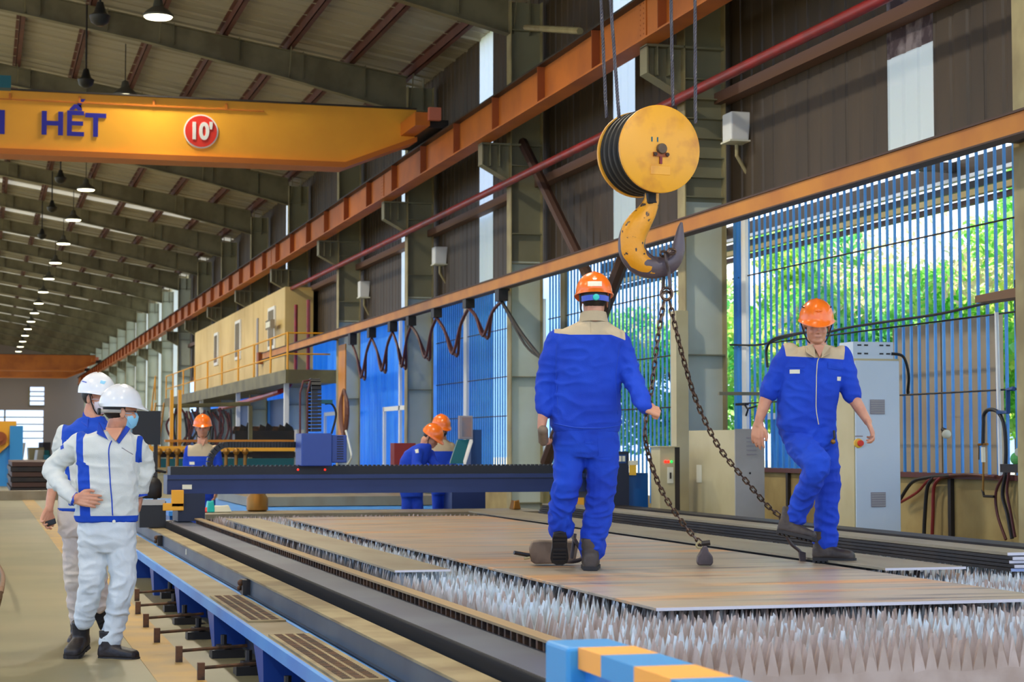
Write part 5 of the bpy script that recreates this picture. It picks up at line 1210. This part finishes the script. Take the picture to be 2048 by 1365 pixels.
# B: stepping worker facing the camera
def toneB(p, q, s):
    a = q(1630, 724); x = (p-a).dot(Rv); z = p.z - a.z
    lim = .185 if x > 0 else .172
    return min(z - .02 + abs(x+.02)*.0 + (.06*x), (lim - abs(x+.015)) + max(0, z)*.12)
Bp = person('worker in blue overalls facing us, looking down, one foot lifted beside the chain', 11.9, (1633, 652), (-.06, .16), None,
    [(1618, 866, 56, .115, 0, .12), (1612, 850, 58, .125, 0, .1), (1614, 810, 59, .128, 0, .05), (1620, 770, 60, .128, 0, 0), (1626, 735, 62, .122, 0, 0), (1630, 712, 62, .105, 0, 0), (1633, 700, 46, .085, 0, 0), (1635, 693, 28, .07, .015, 0)],
    [[(1578, 706, 0, .064), (1564, 730, 0, .066), (1550, 758, 0, .062), (1538, 785, 0, .058)],
     [(1684, 712, 0, .062), (1692, 740, 0, .064), (1697, 768, 0, .062), (1704, 790, -.01, .056)]],
    {'pelvis': [(1612, 848, 54, .115, 0), (1616, 868, 56, .12, 0), (1622, 890, 52, .115, 0), (1626, 902, 40, .1, 0)],
     'legs': [[(1596, 884, -.02, .094), (1612, 904, -.14, .092), (1634, 928, -.26, .084), (1630, 945, -.26, .076), (1612, 985, -.18, .070), (1598, 1018, -.12, .064), (1592, 1034, -.1, .066)],
              [(1645, 888, .02, .094), (1652, 930, .02, .086), (1656, 970, .02, .078), (1654, 1020, .02, .074), (1652, 1060, .02, .072), (1650, 1084, .02, .076)]]},
    [((1582, 1044, -.1), (.82, -.35, -.38), (.25, .1, .95)), ((1650, 1092, 0), (.9, -.42, 0), (0, 0, 1))],
    [dict(w=(1517, 848, -.02), d=(-.12, -.1, -1), n=(.5, .8, 0), t=(.45, -.9, 0), curl=(.30, .35, .3), thumb=.2, s=1.0),
     dict(w=(1735, 842, -.06), d=(.35, -.1, -.9), n=(-.85, .1, -.3), t=(-.2, -.9, 0), curl=(.35, .8, .7), thumb=.3, s=1.0)],
    M['cloth'], M['clothblue'], 'helmet', tone=toneB, z0=.614, ground=(1652, 1120), wr=.0055,
    skinarms=[[(1536, 788, 0, .042), (1527, 815, -.01, .038), (1519, 838, -.02, .029), (1517, 850, -.02, .026)], [(1704, 792, -.01, .042), (1718, 815, -.03, .037), (1731, 836, -.05, .028), (1736, 844, -.06, .026)]],
    sleevefold=[(1545, 765, 0, .006, .1), (1700, 775, 0, .006, .1), (1636, 930, -.2, .008, .12), (1605, 885, 0, .007, .12), (1605, 1015, -.1, .007, .1), (1652, 1060, 0, .007, .12), (1615, 840, 0, .005, .14), (1650, 960, 0, .005, .12)],
    collar=None, hel=dict(vents=True), neck=(1635, 700, 0))
t, jk, pt, q, fr4 = Bp; bv = bvh_of(jk)
MB().prism([q(1626, 690, -.12), q(1650, 690, -.12), q(1640, 716, -.135)], Av*.03).build('neck_opening', M['skin'], t, bevel=.004)
stuck_tube(bv, [q(1634, 716), q(1628, 730), q(1626, 780), q(1626, 820), q(1631, 850)], Av, .003, 'zip', M['zip'], t)
patch(bv, (q(1575, 741), q(1594, 741), q(1594, 749), q(1575, 749)), Av, 'name_tag', M['label'], t, 4, .003); patch(bv, (q(1669, 755), q(1678, 755), q(1678, 763), q(1669, 763)), Av, 'name_tag', M['label'], t, 4, .003)
patch(bv, (q(1573, 724), q(1604, 727), q(1604, 738), q(1573, 736)), Av, 'pocket_flap', M['clothblue'], t, 5, .004); patch(bv, (q(1650, 727), q(1680, 731), q(1678, 742), q(1650, 739)), Av, 'pocket_flap', M['clothblue'], t, 5, .004)
for a, b in ((q(1632, 690), -1), (q(1640, 690), 1)):
    MB().prism([q(1637+b*8, 688, -.1), q(1637+b*26, 692, -.06), q(1637+b*24, 706, -.13), q(1637+b*6, 717, -.15)], Av*.02).build('collar_flap', M['collarb'], t, bevel=.004)
T([q(1668, 862, -.1), q(1669, 876, -.12), q(1665, 884, -.12)], .008).build('key_fob', M['strap'], t)
MB().sph(q(1666, 884, -.12), .016).build('key_ring', M['brass'], t)

# L1: front man in white, looking right
def toneL(p, q, s):
    a = q(215, 950); x = (p-a).dot(Rv)*s; y = -(p.z-a.z)*s; xx = 215+x; yy = 950+y
    dy_ = (p-a).dot(Av)
    v = -1
    if yy > 860 and yy < 1032:         # side panel on the viewer's left, widening downwards
        c = 162 + (yy-868)*.06 + (6 if yy > 930 else 0); w_ = 8 + (5 if yy > 925 else 0) - (2 if yy > 985 else 0)
        v = max(v, (w_ - abs(xx-c-2))/s if dy_ < .1 else -1)
        c2 = 281 - (yy-870)*.05; v = max(v, ((5 if 872 < yy < 925 else -1) - abs(xx-c2))/s)
    v = max(v, (yy-1031)/s)
    return v
L1 = person('man in white and blue work suit and blue face mask, hand on hip', 11.9, (242, 824), (2.0, .02), None,
    [(213, 1044, 61, .125, 0, .1), (213, 1030, 63, .135, 0, .1), (214, 990, 60, .13, 0, .1), (214, 945, 60, .13, 0, .1), (214, 905, 62, .125, 0, .1), (214, 882, 62, .105, 0, .1), (222, 870, 46, .085, 0, .1), (228, 862, 27, .07, 0, 0)],
    [[(160, 884, 0, .062), (140, 905, .02, .062), (112, 930, .03, .060), (103, 942, .03, .058), (122, 970, -.06, .052), (140, 990, -.14, .044), (147, 998, -.15, .040)],
     [(270, 888, .02, .060), (287, 912, .06, .058), (294, 932, .08, .056), (290, 955, .06, .050), (281, 982, .08, .046)]],
    {'pelvis': [(213, 1036, 57, .115, 0), (214, 1060, 57, .12, 0), (214, 1090, 58, .115, 0), (214, 1104, 46, .1, 0)],
     'legs': [[(186, 1080, 0, .098), (187, 1120, .0, .092), (184, 1160, -.03, .080), (176, 1200, .0, .070), (168, 1240, .05, .064)],
              [(242, 1080, 0, .098), (245, 1120, -.01, .090), (246, 1160, -.02, .080), (236, 1215, 0, .070), (226, 1262, .02, .066), (220, 1282, .02, .068)]]},
    [((160, 1272, .1), (-.12, -1, -.25), (0, -.2, 1)), ((222, 1290, 0), (.95, -.3, 0), (0, 0, 1))],
    [dict(w=(152, 998, -.17), d=(1, -.12, -.12), n=(0, 1, -.1), t=(-.1, .1, 1), curl=(.25, .35, .3), thumb=.2, s=1.0),
     dict(w=(280, 1000, .1), d=(-.2, .1, -1), n=(-1, 0, 0), t=(0, -1, 0), curl=(.3, .4, .3), s=.95)],
    M['suit'], M['suitpants'], 'helmetw', tone=toneL, z0=0, ground=(235, 1318), wr=.005,
    skinarms=[[(145, 996, -.15, .030), (153, 998, -.17, .026)]],
    sleevefold=[(110, 940, 0, .007, .1), (140, 900, 0, .005, .1), (292, 940, .05, .006, .1), (186, 1150, 0, .005, .14), (240, 1230, 0, .008, .16), (214, 1100, 0, .006, .1), (214, 990, 0, .003, .2), (125, 975, -.06, .006, .08)],
    collar=None, bootm='bootd', hel=dict(vents=False, strap=False), neck=(232, 858, 0))
t, jk, pt, q, fr4 = L1; bv = bvh_of(jk)
stuck_tube(bv, [q(230, 882), q(226, 900), q(228, 950), q(232, 1000), q(234, 1030)], Av, .004, 'zip_trim', M['bluetrim'], t)
MB().prism([q(210, 856, -.1), q(246, 856, -.1), q(240, 868, -.125), (q(231, 883, -.145)), q(222, 874, -.13)], Av*.03).build('neck_opening', M['skin'], t, bevel=.004)
for pts in (((209, 866), (197, 844), (193, 868), (216, 880)), ((260, 858), (252, 852), (231, 881), (238, 888))):
    MB().prism([q(x, y, -.11 if i > 1 else -.05) for i, (x, y) in enumerate(pts)], Av*.02).build('collar_flap', M['bluetrim'], t, bevel=.003)
MB().lathe(hit(bv, q(236, 1042), Av), -Av, [(0, .01), (.006, .01)], 12).build('snap_button', M['label'], t)
stuck_tube(bv, [q(250, 896), q(262, 904), q(270, 909)], Av, .0025, 'pocket_seam', M['vent'], t)
patch(bv, (q(121, 893), q(128, 889), q(130, 897), q(123, 900)), Av, 'sleeve_badge', M['bluetrim'], t, 3, .003)
for (x, y, dy, a_) in ((151, 999, -.15, 0), (281, 985, .08, 1)): T([q(x-4*(1-a_), y-1, dy), q(x+1, y+(8 if a_ else 1), dy)], .043, 12).build('cuff', M['bluetrim'], t)
maskon(t, fr4, M['mask'])
hc, f_, r_x, u_x = fr4
MB().lathe(hc - f_*.13 - u_x*.002, -f_, [(0, .022), (.016, .02)], 14).build('ratchet_knob', M['strap'], t, True)
T(curve([hc - f_*.128, hc - f_*.1 - r_x*.06, hc - r_x*.088 - f_*.02], 5), .011, 6).build('head_band', M['greycab'], t); T(curve([hc - f_*.128, hc - f_*.1 + r_x*.06, hc + r_x*.088 - f_*.02], 5), .011, 6).build('head_band', M['greycab'], t)
# glasses temple
T([hc - r_x*.08 + u_x*.002, hc - r_x*.07 + f_*.08 + u_x*.004], .003, 4).build('spectacle_arm', M['strap'], t); T([hc + r_x*.08 + u_x*.002, hc + r_x*.07 + f_*.08 + u_x*.004], .003, 4).build('spectacle_arm', M['strap'], t)

# L2: man behind him
def toneM(p, q, s):
    a = q(150, 870); x = (p-a).dot(Rv)*s+150; yy = 870-(p.z-a.z)*s
    v = min((880-yy)/s, (x-128)/s); v = max(v, (5-abs(x-137-(yy-900)*.12))/s if 870 < yy < 1010 else -1); return max(v, (yy-1016)/s)
L2 = person('man in cream trousers half hidden behind the man in white, holding a phone', 12.9, (194, 796), (1.15, .06), None,
    [(165, 1024, 48, .12, 0, 0), (166, 980, 48, .125, 0, 0), (168, 930, 50, .125, 0, 0), (170, 890, 53, .115, 0, 0), (172, 862, 50, .1, 0, 0), (180, 846, 34, .08, 0, 0), (186, 834, 22, .065, 0, 0)],
    [[(130, 866, 0, .058), (122, 892, 0, .058), (118, 925, .02, .055), (112, 950, .0, .052), (108, 972, -.02, .048)], [(218, 862, .02, .058), (232, 900, .08, .055), (240, 950, .1, .05)]],
    {'pelvis': [(163, 1014, 46, .115, 0), (163, 1040, 47, .12, 0), (163, 1064, 46, .11, 0), (163, 1074, 38, .1, 0)],
     'legs': [[(148, 1050, 0, .082), (148, 1100, 0, .076), (148, 1150, 0, .068), (152, 1200, .04, .062), (157, 1240, .08, .060)], [(178, 1050, 0, .082), (186, 1110, 0, .076), (196, 1160, .04, .066), (200, 1210, .1, .060)]]},
    [((156, 1262, .1), (.1, -1, 0), (0, 0, 1)), ((203, 1216, .2), (.3, -.4, -.9), (0, .9, .4))],
    [dict(w=(98, 1020, -.08), d=(-.25, -.3, -1), n=(.6, -.6, 0), t=(.6, .6, 0), curl=(.5, .7, .6), thumb=.5, s=1.0), dict(w=(240, 985, .1), d=(0, 0, -1), n=(-1, 0, 0), t=(0, -1, 0), s=.9)],
    M['suit'], M['suitpants2'], 'helmetw', tone=toneM, z0=0, ground=(165, 1290), wr=.005, skinarms=[[(107, 972, -.02, .036), (101, 1000, -.06, .031), (98, 1020, -.08, .026)]],
    sleevefold=[(118, 930, 0, .005, .1), (148, 1170, 0, .006, .18)], collar=None, bootm='bootd', hel=dict(vents=False, strap=True))
t, jk, pt, q, fr4 = L2; maskon(t, fr4, M['maskw'])
MB().prism([q(176, 838, -.08), q(166, 824, -.02), q(162, 846, -.08), q(176, 856, -.1)], Av*.02).build('collar_flap', M['bluetrim'], t, bevel=.003)
hv = [o for o in t.children if o.name.startswith('helmet')][0]; hb_ = bvh_of(hv)
patch(hb_, (q(166, 762), q(178, 765), q(178, 767), q(166, 764)), Av, 'helmet_vent', M['cradle'], hv, 3, .002); patch(hb_, (q(207, 762), q(217, 764), q(214, 770), q(206, 768)), Av, 'helmet_sticker', M['mask'], hv, 3, .002)
tag(MB().obox(P(101, 1046, 12.78), Rv*.035 + Zv*.012, Av*.008 + Zv*.0, Zv*.018 - Rv*.004).build('phone', M['black'], bevel=.004), 'small black phone in the hand of the half hidden man', 'phone')

# C: man behind the gantry on the left
def mk_tone(x0, y0, hw, sl=0.):
    def tn(p, q, s):
        a = q(x0, y0); x = (p-a).dot(Rv); return min(p.z - a.z + sl*abs(x), hw - abs(x))
    return tn
def small(label, d, hd, face, sx, lean, ty, tone, legs, arms, hm='helmet', tors=None, hands=(), boots=None, ground=(0, 0), vx=.013, hs=1.07):
    return person(label, d, hd, face, None, tors, arms, legs, boots or [], hands, M['cloth'], M['clothblue'], hm, tone=tone, z0=0, ground=ground, wr=.002, vox=vx, bodyvox=.009,
                  collar=None, hel=dict(vents=False, strap=True), hs=hs)
Cp = small('man in orange helmet standing beyond the left end of the navy gantry', 24.2, (405, 857), (.15, .0), 0, 0, 0, mk_tone(405, 913, .18),
    {'pelvis': [(405, 965, 27, .12, 0), (405, 985, 28, .12, 0), (405, 998, 24, .11, 0)], 'legs': [[(393, 990, 0, .09), (392, 1035, 0, .075), (391, 1080, 0, .065)], [(417, 990, 0, .09), (418, 1035, 0, .075), (419, 1080, 0, .065)]]},
    [[(379, 900, 0, .062), (374, 925, 0, .058), (376, 955, -.05, .05), (380, 975, -.08, .045)], [(431, 900, 0, .062), (437, 925, 0, .058), (436, 955, -.05, .05), (432, 975, -.08, .045)]],
    tors=[(405, 975, 28, .12, 0, 0), (405, 950, 28, .12, 0, 0), (405, 920, 29, .12, 0, 0), (405, 903, 30, .105, 0, 0), (405, 894, 24, .085, 0, 0), (405, 888, 13, .07, 0, 0)],
    hands=[dict(w=(380, 980, -.08), d=(0, 0, -1), n=(1, 0, 0), t=(0, -1, 0)), dict(w=(432, 980, -.08), d=(0, 0, -1), n=(-1, 0, 0), t=(0, -1, 0))],
    boots=[((391, 1088, 0), (0, -1, 0), (0, 0, 1)), ((419, 1088, 0), (0, -1, 0), (0, 0, 1))], ground=(405, 1098))
t, jk, pt, q, fr4 = Cp; MB().prism([q(400, 880, -.11), q(411, 880, -.11), q(405.5, 893, -.14)], Av*.03).build('neck_opening', M['skin'], t); patch(bvh_of(jk), (q(381, 924), q(392, 924), q(392, 930), q(381, 930)), Av, 'name_tag', M['label'], t, 3, .004)
# E: standing with a black mask, D: bent over the console
Ep = small('standing man in black mask behind the stooping man at the console', 24.6, (882, 857), (.55, .25), 0, 0, 0, mk_tone(885, 903, .19),
    {'pelvis': [(885, 955, 24, .12, 0), (885, 975, 25, .12, 0), (885, 990, 22, .11, 0)], 'legs': [[(876, 980, 0, .085), (876, 1030, 0, .075), (876, 1076, 0, .065)], [(896, 980, 0, .085), (897, 1030, 0, .075), (897, 1076, 0, .065)]]},
    [[(864, 896, 0, .06), (858, 925, -.04, .055), (868, 945, -.12, .05)], [(902, 894, 0, .06), (908, 915, -.04, .055), (902, 940, -.12, .05)]],
    tors=[(885, 970, 25, .12, 0, 0), (885, 940, 25, .12, 0, 0), (884, 912, 26, .12, 0, 0), (884, 895, 25, .1, 0, 0), (883, 886, 18, .08, 0, 0), (883, 880, 12, .07, 0, 0)],
    hands=[dict(w=(902, 944, -.14), d=(-.5, -.5, -.5), n=(0, 0, -1), t=(-1, 0, 0))], boots=[((876, 1084, 0), (.3, -1, 0), (0, 0, 1)), ((897, 1084, 0), (.3, -1, 0), (0, 0, 1))], ground=(886, 1094))
maskon(Ep[0], Ep[4], M['maskb'])
Dp = small('stooping man in orange helmet leaning over the console', 23.8, (863, 876), (1.15, .55), 0, 0, 0, mk_tone(852, 888, .13, -.6),
    {'pelvis': [(822, 960, 22, .13, 0), (822, 980, 24, .13, 0), (824, 995, 22, .12, 0)], 'legs': [[(816, 985, 0, .085), (815, 1035, 0, .075), (815, 1085, 0, .065)], [(832, 985, 0, .085), (836, 1035, 0, .075), (836, 1085, 0, .065)]]},
    [[(836, 905, -.12, .066), (832, 930, -.2, .06), (850, 945, -.3, .05), (870, 940, -.34, .045)], [(860, 908, .1, .06), (868, 930, 0, .055), (885, 940, -.1, .05)]],
    tors=[(822, 972, 24, .12, 0, 0), (822, 945, 25, .13, 0, 0), (828, 920, 28, .13, 0, 0), (836, 903, 26, .12, 0, 0), (845, 893, 20, .1, 0, 0), (852, 887, 13, .075, 0, 0)],
    hands=[dict(w=(872, 934, -.36), d=(1, 0, .1), n=(0, 0, -1), t=(0, -1, 0))], boots=[((815, 1092, 0), (.6, -1, 0), (0, 0, 1)), ((836, 1092, 0), (.6, -1, 0), (0, 0, 1))], ground=(824, 1102))
t, jk, pt, q, fr4 = Dp; patch(bvh_of(jk), (q(831, 900), q(838, 898), q(839, 906), q(833, 907)), Av, 'sleeve_badge', M['label'], t, 3, .004)
